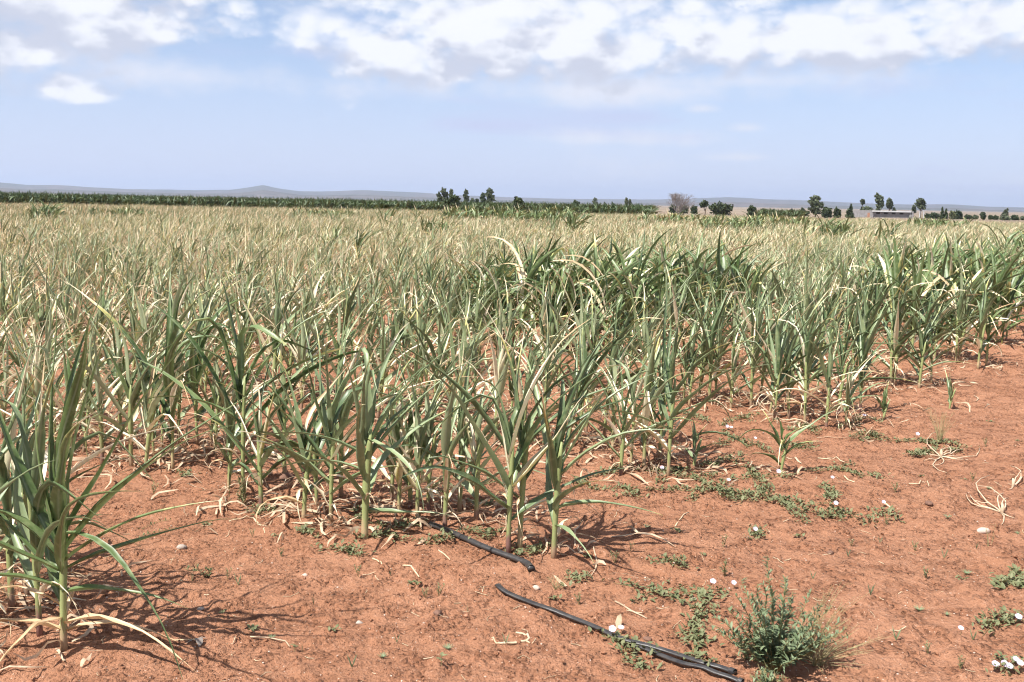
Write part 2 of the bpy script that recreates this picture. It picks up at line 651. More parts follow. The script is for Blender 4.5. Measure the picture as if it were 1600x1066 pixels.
def build_hills(name, r0, r1, scale, sub, seed):
    az = np.linspace(R(-62), R(62), 620)
    rr = np.linspace(r0, r1, 22)
    t = np.linspace(0, 1, 22)
    px = 800 + F * np.tan(az)
    hpx = np.interp(px, prof_px, prof_h) - sub
    rc = r0 + (r1 - r0) * 0.55
    hh = np.clip(hpx, 0.4, 60) / F * rc * scale + CAM_H
    bump = np.where(t < 0.55, sstep(t, 0, 0.55), 1 - sstep(t, 0.55, 1.0))
    Xh = rr[:, None] * np.sin(az)[None]
    Yh = rr[:, None] * np.cos(az)[None]
    nz = fbm(Xh / 420, Yh / 420, 4, seed)
    Zh = 9.5 + (hh[None] - 9.5) * bump[:, None] * (0.86 + 0.28 * nz) - 2.5 * (1 - bump[:, None])
    n_a = len(az)
    i = np.arange(21)[:, None] * n_a
    j = np.arange(n_a - 1)[None]
    Q = np.stack([i + j, i + j + 1, i + n_a + j + 1, i + n_a + j], -1).reshape(-1, 4)
    V = np.stack([Xh, Yh, Zh], -1).reshape(-1, 3)
    o = ob(name, new_mesh(name, V, [Q], HILL))
    tag(o, kind='structure')
    return o


build_hills('hills', 6200, 9000, 1.0, 0.0, 5)
build_hills('low_hills', 4300, 5600, 0.72, 2.5, 77)

# ------------------------------------------------------------------ maize
WIND = np.array([1.0, 0.22, 0.0])


def leaf_geo(z0, az, a0, bend, L, Wd, fold, nseg, dry0, dry1, wind=0.3, twist=0.0, kink=None, pw=1.6, wav=0.0,
             base_r=0.008, var=0.5, floor=0.008, drypow=2.0, broad=False, rough=0.06):
    s = np.linspace(0, 1, nseg + 1)
    a = a0 + bend * s ** pw
    if kink is not None:
        a = a + kink[1] * sstep(s, kink[0] - 0.07, kink[0] + 0.07)
    hdir = np.array([math.cos(az), math.sin(az), 0])
    D = np.sin(a)[:, None] * hdir + np.cos(a)[:, None] * np.array([0, 0, 1.0])
    D = D + wind * (s ** 0.9)[:, None] * WIND
    rgn = np.random.default_rng(int(var * 1e6) % 100003)
    D = D + np.cumsum(rgn.normal(0, rough, (nseg + 1, 3)), axis=0) * np.minimum(1, 9.0 / nseg) ** 0.5
    D /= np.linalg.norm(D, axis=1)[:, None]
    P = np.zeros((nseg + 1, 3))
    P[0] = hdir * base_r + np.array([0, 0, z0])
    ds = L / nseg
    for k in range(nseg):
        P[k + 1] = P[k] + ds * 0.5 * (D[k] + D[k + 1])
    side0 = np.array([-math.sin(az), math.cos(az), 0])
    S = side0 - D * (D @ side0)[:, None]
    S /= np.linalg.norm(S, axis=1)[:, None] + 1e-9
    N = np.cross(D, S)              # adaxial side
    tw = twist * s ** 1.2
    S2 = S * np.cos(tw)[:, None] + N * np.sin(tw)[:, None]
    N2 = -S * np.sin(tw)[:, None] + N * np.cos(tw)[:, None]
    if broad:
        prof = np.interp(s, [0, 0.08, 0.3, 0.55, 0.8, 0.93, 1.0], [0.6, 0.8, 1.0, 0.9, 0.55, 0.25, 0.03])
    else:
        prof = np.interp(s, [0, 0.08, 0.25, 0.45, 0.62, 0.82, 1.0], [0.72, 0.92, 1.0, 0.66, 0.40, 0.22, 0.03])
        prof = prof * (1 + 0.22 * np.sin(s * 11 + var * 60) * (s > 0.05))
    w = Wd * 0.5 * prof
    fo = fold * np.interp(s, [0, 0.12, 0.5, 1], [1.15, 0.85, 1.05, 1.25]) + wav * np.sin(s * 19 + var * 40)
    cs, sn = (w * np.cos(fo))[:, None], (w * np.sin(fo))[:, None]
    wob = (wav * 0.25 * w * np.sin(s * 27 + var * 90))[:, None]
    Lf = P - S2 * cs + N2 * (sn + wob)          # the blade channels upwards
    Rt = P + S2 * cs + N2 * (sn - wob)
    V = np.stack([Lf, P, Rt], 1).reshape(-1, 3)
    V[:, 2] = np.maximum(V[:, 2], floor + 0.003 * (np.arange(len(V)) % 3 == 1))
    i = np.arange(nseg)[:, None] * 3
    j = np.arange(2)[None]
    Q = np.stack([i + j, i + j + 1, i + 3 + j + 1, i + 3 + j], -1).reshape(-1, 4)
    dr = np.repeat(dry0 + (dry1 - dry0) * s ** drypow, 3)
    ac = np.tile([1.0, 0.0, 1.0], nseg + 1)
    dr = dr + 0.10 * ac * (dry1 > 0.3)
    return V, Q, dr, ac


def plant_leaves(seed, H, dryness, green=0.0, nleaf=None, nseg=9, lean=0.0, plane=None, ndead=None):
    """list of (kind, V, Q, dry, acr, var) plus stalk spec for one maize plant; H = full height"""
    rg = random.Random(seed)
    out = []
    nleaf = nleaf or rg.randint(9, 11)
    plane = rg.uniform(0, math.pi) if plane is None else plane
    zt = H * rg.uniform(0.42, 0.52)
    var0 = rg.random()
    for k in range(nleaf):
        q = k / (nleaf - 1)
        az = plane + math.pi * (k % 2) + rg.gauss(0, 0.42)
        zb = H * 0.13
        z0 = zb + (zt - zb) * q ** 0.85
        a0 = R(40 * (1 - q) ** 1.3 + 6 + rg.uniform(-4, 8))
        L = H * (0.42 + 0.26 * math.sin(math.pi * min(1, q * 0.9 + 0.12))) * rg.uniform(0.75, 1.25)
        if q > 0.75:
            L = (H - z0) * rg.uniform(0.86, 1.06)
        bend = R(rg.uniform(2, 40) + 26 * (1 - q) + 22 * green)
        kink = None
        if rg.random() < 0.24 + 0.06 * green:
            kink = (rg.uniform(0.42, 0.72), R(rg.uniform(45, 110)))
        if rg.random() < dryness * (1.5 - q):
            ld = rg.choice([0.45, 0.6, 0.7, 0.8]) + rg.uniform(-0.05, 0.08)
        else:
            ld = rg.uniform(-0.05, 0.16)
        tip = ld + rg.choice([0.0, 0.0, 0.1, 0.3, 0.6])
        fold = R(rg.uniform(40, 68) - 18 * green)
        Wd = rg.uniform(0.030, 0.050) * (0.85 + 0.35 * H) * (1 + 0.18 * green)
        if ld > 0.6:
            Wd *= 0.75
            bend += R(25)
        v = leaf_geo(z0, az, a0, bend, L, Wd, fold, nseg, ld, tip, wind=rg.uniform(0.12, 0.7) + lean,
                     twist=rg.uniform(-1.3, 1.3), kink=kink, wav=rg.uniform(0.0, 0.22), var=rg.random(), broad=green > 0.5)
        out.append(('leaf', v, var0 + 0.25 * rg.random()))
    nd = rg.randint(3, 5) if ndead is None else ndead
    for k in range(nd):
        az = rg.uniform(0, 2 * math.pi)
        v = leaf_geo(H * rg.uniform(0.04, 0.24), az, R(rg.uniform(20, 80)), R(rg.uniform(100, 160)),
                     H * rg.uniform(0.16, 0.40), rg.uniform(0.016, 0.034), R(rg.uniform(35, 75)), max(5, nseg - 2),
                     rg.uniform(0.72, 0.9), rg.uniform(0.8, 1.0), wind=rg.uniform(0, 0.4), twist=rg.uniform(-3, 3),
                     wav=0.5, var=rg.random())
        out.append(('dry_leaf', v, rg.random()))
    return out, (zt, rg.uniform(-0.02, 0.05), rg.uniform(-0.02, 0.03), rg.random(), rg.uniform(0.0082, 0.0118) * (0.7 + 0.35 * H) * (1.3 if seed == 211 else 1))


def stalk_geo(spec, dryness, n=7, rings=9):
    zt, lx, ly, var, r = spec
    t = np.linspace(0, 1, rings)
    P = np.stack([lx * t ** 2, ly * t ** 2, -0.03 + (zt + 0.05) * t], -1)
    rad = r * np.interp(t, [0, 0.06, 0.2, 0.55, 0.85, 1.0], [1.25, 1.05, 1.0, 1.15, 0.95, 0.4])
    rad = rad * (1 + 0.10 * (np.arange(rings) % 3 == 1))
    V, Q, T = tube(P, rad, n)
    tt = np.concatenate([np.repeat(t, n), [0, 1]])
    dr = np.clip(1.15 - tt * 4.2, 0, 1) * 0.9 + dryness * 0.45
    return V, Q, T, dr, np.full(len(V), var)


def make_maize(name_seed, H, dryness, green=0.0, extra=None, **kw):
    parts, spec = plant_leaves(name_seed, H, dryness, green, **kw)
    mat = LEAF_GREEN if green > 0.28 else (LEAF_NEAR if dryness < 0.25 else LEAF)
    meshes = []
    V, Q, T, dr, va = stalk_geo(spec, dryness)
    meshes.append(('stalk', new_mesh('stalk', V, [Q, T], STALK, {'dry': dr, 'var': va})))
    for e in (extra or []):
        z0, az, a0, bd, L, Wd, dy = e[:7]
        pw = e[7] if len(e) > 7 else 1.5
        kk = (e[8], R(e[9])) if len(e) > 9 else None
        v = leaf_geo(z0, R(az), R(a0), R(bd), L, Wd, R(48 - 15 * green), 10, dy, dy + 0.25, wind=0.05, twist=0.4, pw=pw,
                     kink=kk, wav=0.1 if dy < 0.6 else 0.4, var=random.random())
        parts.append(('leaf' if dy < 0.7 else 'dry_leaf', v, 0.4))
    for nm, (v, q, d, a), va in parts:
        meshes.append((nm, new_mesh(nm, v, [q], mat, {'dry': d, 'acr': a, 'var': np.full(len(v), va)})))
    return meshes


def put_maize(meshes, x, y, rz, sc, label=None, group=None, tilt=(0, 0)):
    e = bpy.data.objects.new('maize_plant', None)
    col.objects.link(e)
    e.empty_display_size = 0.1
    e.location = (x, y, gz(x, y) - 0.004)
    e.rotation_euler = (tilt[0], tilt[1], rz)
    e.scale = (sc, sc, sc)
    tag(e, label, 'maize plant', group)
    for nm, me in meshes:
        o = bpy.data.objects.new(nm, me)
        col.objects.link(o)
        o.parent = e
    return e


random.seed(4)
placed = []
ALL = []

BIG_EXTRA = [
    (0.40, 5, 10, 18, 1.00, 0.040, 0.02), (0.42, 350, 24, 16, 0.95, 0.040, 0.0), (0.38, 10, 34, 18, 0.95, 0.042, 0.03),
    (0.36, 340, 44, 22, 0.92, 0.040, 0.03), (0.42, 170, 5, 10, 0.95, 0.042, 0.0), (0.40, 185, 16, 12, 0.62, 0.040, 0.0),
    (0.34, 175, 34, 78, 0.62, 0.050, 0.02), (0.30, 195, 46, 40, 0.70, 0.040, 0.03), (0.26, 168, 56, 18, 0.72, 0.036, 0.05),
    (0.24, 200, 62, 24, 0.70, 0.036, 0.08), (0.33, 352, 50, 50, 0.66, 0.038, 0.14, 1.2),
    (0.30, 15, 58, 40, 0.64, 0.036, 0.16, 1.2), (0.44, 342, 70, 92, 0.78, 0.036, 0.02, 0.7),
    (0.22, 350, 72, 38, 0.48, 0.040, 0.05), (0.10, 330, 62, 66, 0.62, 0.040, 0.9, 0.8), (0.08, 200, 70, 50, 0.5, 0.036, 0.9, 0.8),
    (0.12, 250, 60, 70, 0.42, 0.034, 0.92, 0.8), (0.07, 20, 64, 60, 0.5, 0.03, 0.88, 0.8),
]
# pixel of the base, pixel row of the top, dryness, green, seed, label, extra leaves
HEROES = [
    (100, 1015, 470, 0.02, 0.3, 11, 'big green maize plant with many long spiky leaves growing alone before the bare soil gap', BIG_EXTRA),
    (62, 985, 560, 0.08, 0.2, 12, 'green maize plant tucked close beside the big spiky one, with withered leaves at its foot', None),
    (18, 948, 560, 0.10, 0.1, 13, None, None),
    (-40, 980, 560, 0.10, 0.1, 14, None, None),
    (44, 930, 590, 0.12, 0.1, 15, None, None),
    (270, 733, 440, 0.10, 0.45, 21, 'tall straight maize plant with an arching top leaf at the edge of the soil gap',
     [(0.62, 20, 10, 150, 0.55, 0.06, 0.05, 1.4)]),
    (279, 690, 480, 0.25, 0.2, 22, None, None), (308, 695, 470, 0.15, 0.6, 23, None, None),
    (358, 762, 560, 0.16, 0.15, 24, None, None),
    (380, 776, 450, 0.05, 0.75, 25, 'tall maize plant with broad arching green leaves and a weed climbing at its foot',
     [(0.52, 8, 22, 42, 0.75, 0.06, 0.02), (0.42, 188, 60, 55, 0.62, 0.05, 0.02), (0.55, 170, 18, 120, 0.55, 0.06, 0.02)]),
    (445, 746, 520, 0.12, 0.25, 26, None, None), (475, 812, 560, 0.10, 0.15, 27, None, None),
    (517, 816, 500, 0.05, 0.2, 28, None, [(0.5, 10, 8, 130, 0.5, 0.04, 0.0, 3.0)]), (533, 776, 520, 0.15, 0.15, 29, None, None),
    (570, 841, 500, 0.02, 0.25, 30, 'sturdy thick-stalked maize with long leaves drooping both sides at the front of its bed',
     [(0.42, 185, 62, 50, 0.62, 0.04, 0.02, 1.1), (0.34, 172, 70, 40, 0.62, 0.036, 0.03), (0.43, 355, 30, 38, 0.85, 0.042, 0.0),
      (0.38, 8, 36, 40, 0.80, 0.040, 0.02), (0.50, 330, 96, 62, 0.55, 0.045, 0.03, 0.9), (0.14, 350, 88, 6, 0.42, 0.045, 0.05)]),
    (623, 802, 600, 0.30, 0.0, 31, None, None), (641, 794, 560, 0.22, 0.0, 32, None, None), (652, 812, 590, 0.26, 0.0, 33, None, None),
    (668, 803, 560, 0.32, 0.0, 34, None, None), (695, 825, 570, 0.28, 0.0, 35, None, None), (718, 799, 540, 0.12, 0.1, 36, None, None),
    (794, 864, 530, 0.22, 0.25, 37, 'maize plant with yellow and brown streaked lower leaves right beside the cut drip tape end',
     [(0.30, 350, 40, 18, 0.62, 0.04, 0.42), (0.24, 160, 14, 30, 0.42, 0.03, 0.62), (0.28, 10, 34, 30, 0.6, 0.04, 0.5), (0.5, 170, 6, 150, 0.45, 0.05, 0.1, 3.0)]),
    (812, 858, 500, 0.12, 0.2, 38, None, None),
    (865, 872, 520, 0.05, 0.25, 39, 'maize plant with leaves sprawling onto the soil at the bed end past the drip tape',
     [(0.38, 355, 40, 52, 0.66, 0.045, 0.02), (0.46, 5, 30, 48, 0.72, 0.04, 0.02), (0.24, 345, 60, 52, 0.50, 0.042, 0.08, 0.7),
      (0.16, 300, 84, 40, 0.32, 0.034, 0.1, 0.8), (0.40, 350, 22, 40, 0.70, 0.042, 0.12)]),
    (957, 701, 520, 0.30, 0.0, 41, None, None), (986, 728, 530, 0.25, 0.0, 42, None, None), (1006, 733, 500, 0.34, 0.0, 43, None, None),
    (1017, 695, 480, 0.28, 0.0, 44, None, None),
    (1044, 744, 470, 0.12, 0.1, 45, 'leaning blue-green maize plant with crossing leaves above a mat of bindweed',
     [(0.30, 178, 66, 40, 0.62, 0.04, 0.02)]),
    (1084, 728, 660, 0.06, 0.1, 46, 'small drooping maize shoot between the leaning plant and the bindweed', [(0.2, 330, 70, 70, 0.42, 0.035, 0.02, 0.8)]),
    (1220, 741, 640, 0.06, 0.45, 47, 'small maize plant with two arching leaves standing alone among flowering bindweed',
     [(0.16, 15, 42, 30, 0.46, 0.045, 0.02), (0.16, 190, 30, 130, 0.38, 0.05, 0.02), (0.2, 260, 60, 90, 0.4, 0.028, 0.3)]),
    (1108, 629, 440, 0.22, 0.1, 48, None, None), (1142, 638, 500, 0.34, 0.0, 49, None, None), (1173, 638, 450, 0.18, 0.1, 50, None, None),
    (1210, 655, 480, 0.20, 0.0, 51, None, None), (1261, 620, 470, 0.20, 0.1, 52, None, None), (1277, 617, 460, 0.25, 0.1, 53, None, None),
    (1291, 663, 500, 0.22, 0.0, 54, None, None), (1321, 670, 540, 0.12, 0.0, 55, None, None),
    (1380, 655, 600, 0.08, 0.3, 56, 'stunted maize plant with one stiff folded leaf, alone at the edge of the bare soil', None),
    (1399, 588, 470, 0.25, 0.0, 57, None, None), (1436, 607, 480, 0.14, 0.0, 58, None, None),
    (1483, 640, 580, 0.10, 0.0, 59, 'thin little maize sprig standing in the bare soil', None),
    (1460, 564, 430, 0.15, 0.2, 60, None, None), (1496, 534, 420, 0.12, 0.3, 61, None, None), (1528, 575, 430, 0.12, 0.2, 62, None, None),
    (1541, 571, 440, 0.10, 0.3, 63, None, None), (1572, 534, 410, 0.10, 0.4, 64, None, None), (1345, 620, 500, 0.25, 0, 65, None, None),
]
for q_, (px_, py_, tp_) in enumerate([(408, 792, 580), (495, 788, 570), (612, 782, 570), (744, 812, 590), (240, 716, 520),
                                      (970, 742, 560), (1030, 716, 520), (905, 692, 520), (190, 690, 500)]):
    HEROES.append((px_, py_, tp_, 0.14 + 0.05 * (q_ % 5), 0.1, 300 + q_, None, None))
for k, (px, py, top, dry, green, seed, label, extra) in enumerate(HEROES):
    x, y, z = at(px, py)
    d = ray(px, top)
    H = CAM_H + d[2] / d[1] * y
    H = max(0.22, (H - z) * 1.11)
    small = H < 0.5
    nl = 5 if small else None
    if seed == 11:
        nl = 6
    meshes = make_maize(seed * 7 + 1, H, dry, green, extra, nseg=10, nleaf=nl, lean=0.06,
                        ndead=(0 if small else (2 if extra else 3)))
    ALL.append((put_maize(meshes, x, y, 0, 1, label, None), x, y, H, dry, green, label))
    placed.append((x, y))
placed_np = np.array(placed)

# --- the rest of the beds -------------------------------------------------
prng = np.random.default_rng(12)
pts = []
for bed in range(0, 78):
    nc = BED0 + bed * BEDW
    step = 0.185 if nc < 30 else (0.24 if nc < 55 else 0.34)
    for line in (-0.25, 0.25):
        s = np.arange(-150, 60, step)
        s = s + prng.normal(0, 0.055, len(s))
        nn = nc + line + prng.normal(0, 0.06 + 0.10 * (nc > 16), len(s))
        keep = prng.random(len(s)) > 0.10
        p = s[:, None] * BE[None] + nn[:, None] * BM[None]
        edge = -2.35 if nc < 7 else -1.45 + 0.05 * max(0, nc - 12) ** 1.0
        if nc < 3:
            edge = -3.35
        keep &= s < edge + prng.normal(0, 0.12, len(s))
        pts.append(p[keep])
pts = np.concatenate(pts)
dep = pts[:, 1]
keep = (dep > 2.2) & (np.abs(pts[:, 0]) < dep * 0.66 + 1.6) & (np.hypot(pts[:, 0], pts[:, 1]) < 134)
pts = pts[keep]
dmin = np.min(np.hypot(pts[:, None, 0] - placed_np[None, :, 0], pts[:, None, 1] - placed_np[None, :, 1]), axis=1)
# the front of the first beds is filled by the individually shaped plants
sb = pts @ BE
nb = pts @ BM
front = ((nb < 5) & (nb > 3) & (sb > -4.6)) | ((nb < 3) & (sb > -3.75)) | ((nb > 5) & (nb < 7) & (sb > -2.9))
ok = np.where(front, False, dmin > 0.12)
pts = pts[ok]
pxs = 800 + F * pts[:, 0] / pts[:, 1]
dep = pts[:, 1]
rr = np.hypot(pts[:, 0], pts[:, 1])


def patchv(x, y, s, seed):
    return fbm(x / s, y / s, 3, seed)


# height and dryness over the field
Hh = 0.86 + 0.42 * (patchv(pts[:, 0], pts[:, 1], 3.0, 51) - 0.5) + prng.normal(0, 0.09, len(pts))
Dr = 0.30 + 0.55 * (patchv(pts[:, 0], pts[:, 1], 2.2, 61) - 0.5) + prng.normal(0, 0.10, len(pts))
Dr += 0.12 * sstep(-pxs, -650, -100) * sstep(dep, 6, 9) + 0.22 * sstep(dep, 11, 28)
Gr = np.zeros(len(pts))


def blob(cx, cd, rx, rd):
    return np.exp(-((pxs - cx) / rx) ** 2 - ((dep - cd) / rd) ** 2)


mid = blob(930, 12.6, 200, 2.6) + 0.8 * blob(1080, 14, 100, 3.0) + 0.5 * blob(770, 12, 70, 2.0)
rgt = blob(1520, 16, 130, 5.0) + blob(1420, 13, 110, 3)
Hh += (0.22 + 0.25 * (prng.random(len(pts)) > 0.8)) * np.clip(mid, 0, 1) + 0.18 * np.clip(rgt, 0, 1)
Dr -= 0.42 * np.clip(mid, 0, 1) + 0.32 * np.clip(rgt, 0, 1)
Gr += 1.0 * np.clip(mid, 0, 1) + 0.75 * np.clip(rgt, 0, 1)
Hh += 0.12 * sstep(pxs, 1000, 1400) * (dep < 30)
Dr -= 0.08 * sstep(pxs, 1000, 1400) * (dep < 30)
CLUMPS = [(790, 70, 130, 5, 1.75), (65, 46, 30, 3, 1.5), (600, 50, 16, 2, 1.75), (862, 46, 10, 1.5, 1.75), (888, 46, 10, 1.5, 1.75),
          (1140, 52, 60, 4, 1.55), (1290, 43, 40, 3, 1.55), (1375, 37, 22, 2.0, 1.45), (1610, 27, 50, 5, 1.42), (1450, 80, 50, 4, 1.5),
          (180, 60, 60, 4, 1.2), (1040, 75, 60, 4, 1.5), (500, 75, 60, 4, 1.35), (1200, 70, 80, 4, 1.5), (520, 26, 8, 1.2, 1.35),
          (680, 40, 30, 3, 1.3)]
for (cx, cd, rx, rd, hc) in CLUMPS:
    b = blob(cx, cd, rx, rd)
    b = sstep(b + prng.normal(0, 0.12, len(b)), 0.35, 0.6) * (prng.random(len(b)) < (0.45 if cd > 30 else 0.8))
    Hh = Hh * (1 - b) + (hc * prng.uniform(0.82, 1.03, len(b))) * b
    Dr = Dr * (1 - b) + 0.05 * b
    Gr = np.maximum(Gr, b)
Hh = np.clip(Hh * 1.05, 0.45, 1.9)
Dr = np.clip(Dr, 0.0, 0.85)

infr = np.abs(pxs - 800) < 850
order = np.argsort(np.where(infr, rr, rr + 1000))
N_SINGLE = 300 - len(HEROES)
single = order[:N_SINGLE]
rest = order[N_SINGLE:]

# shared shapes: (dryness class, green class) -> variants at height 1.0
VAR = {}
for dc, dv in enumerate((0.10, 0.28, 0.48)):
    for gc, gv in enumerate((0.0, 0.8)):
        VAR[dc, gc] = [make_maize(1000 + dc * 100 + gc * 50 + q, 1.0, dv, gv, nseg=8, nleaf=10) for q in range(7 if gc == 0 else 5)]
rgv = random.Random(5)
for k in single:
    dc = 0 if Dr[k] < 0.19 else (1 if Dr[k] < 0.38 else 2)
    gc = 1 if Gr[k] > 0.45 + 0.3 * rgv.random() else 0
    o = put_maize(rgv.choice(VAR[dc, gc]), pts[k, 0], pts[k, 1], rgv.uniform(-0.6, 0.6), float(Hh[k]) * rgv.uniform(0.96, 1.04),
                  None, None, (rgv.gauss(0, 0.05), rgv.gauss(0.04, 0.06)))
    ALL.append((o, pts[k, 0], pts[k, 1], float(Hh[k]), float(Dr[k]), 1.0 * gc, None))

# labels: look, then the place along the bed counted from the bare soil
ORD = ['first', 'second', 'third', 'fourth', 'fifth', 'sixth', 'seventh', 'eighth', 'ninth', 'tenth', 'eleventh', 'twelfth',
       'thirteenth', 'fourteenth', 'fifteenth', 'sixteenth', 'seventeenth', 'eighteenth', 'nineteenth', 'twentieth']
beds = {}
for rec in ALL:
    nb_ = rec[1] * BM[0] + rec[2] * BM[1]
    beds.setdefault(int(round((nb_ - BED0) / BEDW)), []).append(rec)
for b_, recs in beds.items():
    recs.sort(key=lambda r_: -(r_[1] * BE[0] + r_[2] * BE[1]))
    where = ('bed of the big spiky plant' if b_ <= 0 else 'bed along the tape' if b_ == 1
             else ORD[min(b_ - 2, 14)] + ' bed behind the tape')
    for q, (o, x, y, H, dry, green, lab0) in enumerate(recs):
        if lab0:
            continue
        look = ('broad-leaved green' if green > 0.5 else 'blue-green' if dry < 0.19 else 'yellowing grey-green' if dry < 0.38 else 'half withered')
        size = 'short ' if H < 0.72 else 'tall ' if H > 1.08 else ''
        if q < 20:
            tag(o, '%s%s maize, %s from bare soil in the %s' % (size, look, ORD[q], where))
        else:
            tag(o, '%s%s maize well inside the %s' % (size, look, where), group='%s%s maize well inside the %s' % (size, look, where))


# the mass of the field behind, one object
def lod_variants(nseg, nleaf, ndead, count, wmul, seed0):
    out = {}
    for dc, dv in enumerate((0.10, 0.28, 0.48, 0.66)):
        for gc, gv in enumerate((0.0, 0.8)):
            L = []
            for q in range(count):
                parts, spec = plant_leaves(seed0 + dc * 100 + gc * 50 + q, 1.0, dv, gv, nleaf=nleaf, nseg=nseg, ndead=ndead)
                mb = MB()
                for nm, (v, qd, d, a), va in parts:
                    if wmul != 1:
                        v3 = v.reshape(-1, 3, 3)
                        v = (v3[:, 1:2] + (v3 - v3[:, 1:2]) * wmul).reshape(-1, 3)
                    mb.add(v, qd, None, dry=d, acr=a, var=va)
                V, Q, T, dr, va = stalk_geo(spec, dv, 4, 4)
                mb.add(V, Q, T, dry=np.clip(dr * 0.8, 0, 0.9), acr=1.0, var=va)
                L.append(mb.arrays())
            out[dc, gc] = L
    return out


def scatter(name, idx_sets, label, mat, drymul=1.0):
    VV, QQ, TT, AA, n0 = [], [], [], {'dry': [], 'acr': [], 'var': []}, 0
    rg = np.random.default_rng(77)
    for idx, variants, gsel in idx_sets:
        dcs = np.digitize(Dr[idx], [0.19, 0.38, 0.57])
        vi = rg.integers(0, 1000, len(idx))
        for (dc, gc), L in variants.items():
            if gc != gsel:
                continue
            for q, (V, Q, T, A) in enumerate(L):
                sel = idx[(dcs == dc) & (vi % len(L) == q)]
                if not len(sel):
                    continue
                m = len(sel)
                th = rg.uniform(-0.7, 0.7, m)
                sc = Hh[sel]
                c, s = np.cos(th) * sc, np.sin(th) * sc
                tx, ty = rg.normal(0.05, 0.07, m), rg.normal(0, 0.06, m)
                x = V[None, :, 0] * c[:, None] - V[None, :, 1] * s[:, None]
                y = V[None, :, 0] * s[:, None] + V[None, :, 1] * c[:, None]
                z = V[None, :, 2] * sc[:, None]
                x = x + z * tx[:, None] + pts[sel, 0][:, None]
                y = y + z * ty[:, None] + pts[sel, 1][:, None]
                z = z + ground_z(pts[sel, 0], pts[sel, 1])[:, None] - 0.005
                VV.append(np.stack([x, y, z], -1).reshape(-1, 3))
                off = (np.arange(m) * len(V))[:, None, None] + n0
                QQ.append((Q[None] + off).reshape(-1, 4))
                TT.append((T[None] + off).reshape(-1, 3))
                for k in AA:
                    a = np.tile(A[k], m)
                    if k == 'var':
                        a = a + np.repeat(rg.random(m), len(V))
                    if k == 'dry':
                        a = a * drymul + np.repeat(rg.normal(0, 0.05, m), len(V))
                    AA[k].append(a)
                n0 += m * len(V)
    me = new_mesh(name, np.concatenate(VV), [np.concatenate(QQ), np.concatenate(TT)], mat,
                  {k: np.concatenate(v) for k, v in AA.items()})
    o = ob(name, me)
    tag(o, label, 'maize', kind='stuff')
    return o


lodA = lod_variants(6, 10, 3, 8, 1.0, 3000)
lodB = lod_variants(4, 8, 1, 6, 1.25, 5000)
lodC = lod_variants(2, 6, 0, 5, 1.9, 7000)
rdist = rr[rest]
isg = Gr[rest] > 0.45
sets = []
for gs in (0, 1):
    g = isg == bool(gs)
    sets.append([(rest[g & (rdist < 27)], lodA, gs), (rest[g & (rdist >= 27) & (rdist < 55)], lodB, gs), (rest[g & (rdist >= 55)], lodC, gs)])
scatter('withered_maize_field', sets[0], 'wide field of stunted straw and grey-green maize stretching to the far green strip', LEAF)
scatter('green_maize_clumps', sets[1], 'healthier deep green maize clumps standing out of the withered field', LEAF_GREEN)

# tall irrigated maize strip beyond the withered field
tp = []
for k in range(6000):
    px = prng.uniform(-480, 1245)
    if px > 1015 and not (1175 < px < 1245):
        continue
    D = prng.uniform(137, 150) if px < 1015 else prng.uniform(150, 158)
    az = math.atan((px - 800) / F)
    tp.append((D * math.sin(az), D * math.cos(az)))
keep_pts, keep_H, keep_D, keep_G = pts, Hh, Dr, Gr
pts = np.array(tp)
Hh = prng.normal(2.2, 0.05, len(pts)) + 0.25 * (fbm(pts[:, 0] / 6, pts[:, 1] / 6, 3, 90) - 0.5)
tall_px = 800 + F * pts[:, 0] / pts[:, 1]
Hh = np.where(tall_px > 1015, Hh - 0.35, Hh)
Dr = np.clip(prng.normal(0.08, 0.06, len(pts)), 0, 0.18)
scatter('tall_green_maize_strip', [(np.arange(len(pts)), lodC, 1)],
        'dense dark green strip of tall maize along the far edge of the withered field', LEAF_LUSH, 0.35)
pts, Hh, Dr, Gr = keep_pts, keep_H, keep_D, keep_G


# ------------------------------------------------------------------ trees
def leaf_cloud(mb, cx, cy, cz, rx, ry, rz, n, size, rg, shell=0.5):
    u = rg.normal(size=(n, 3))
    u /= np.linalg.norm(u, axis=1)[:, None]
    n = int(n * 1.0)
    size = size * 1.35
    rad = rg.uniform(shell, 1.0, n) ** 0.6 * (0.8 + 0.3 * np.sin(u[:, 0] * 5 + u[:, 2] * 4 + cx))
    c = u * rad[:, None] * np.array([rx, ry, rz]) + np.array([cx, cy, cz])
    a = rg.normal(size=(n, 3))
    a /= np.linalg.norm(a, axis=1)[:, None]
    b = np.cross(a, rg.normal(size=(n, 3)))
    b /= np.linalg.norm(b, axis=1)[:, None]
    s = size * rg.uniform(0.6, 1.4, n)[:, None]
    V = np.stack([c - a * s, c + b * s * 0.55, c + a * s, c - b * s * 0.55], 1).reshape(-1, 3)
    mb.add(V, np.arange(n * 4).reshape(-1, 4))


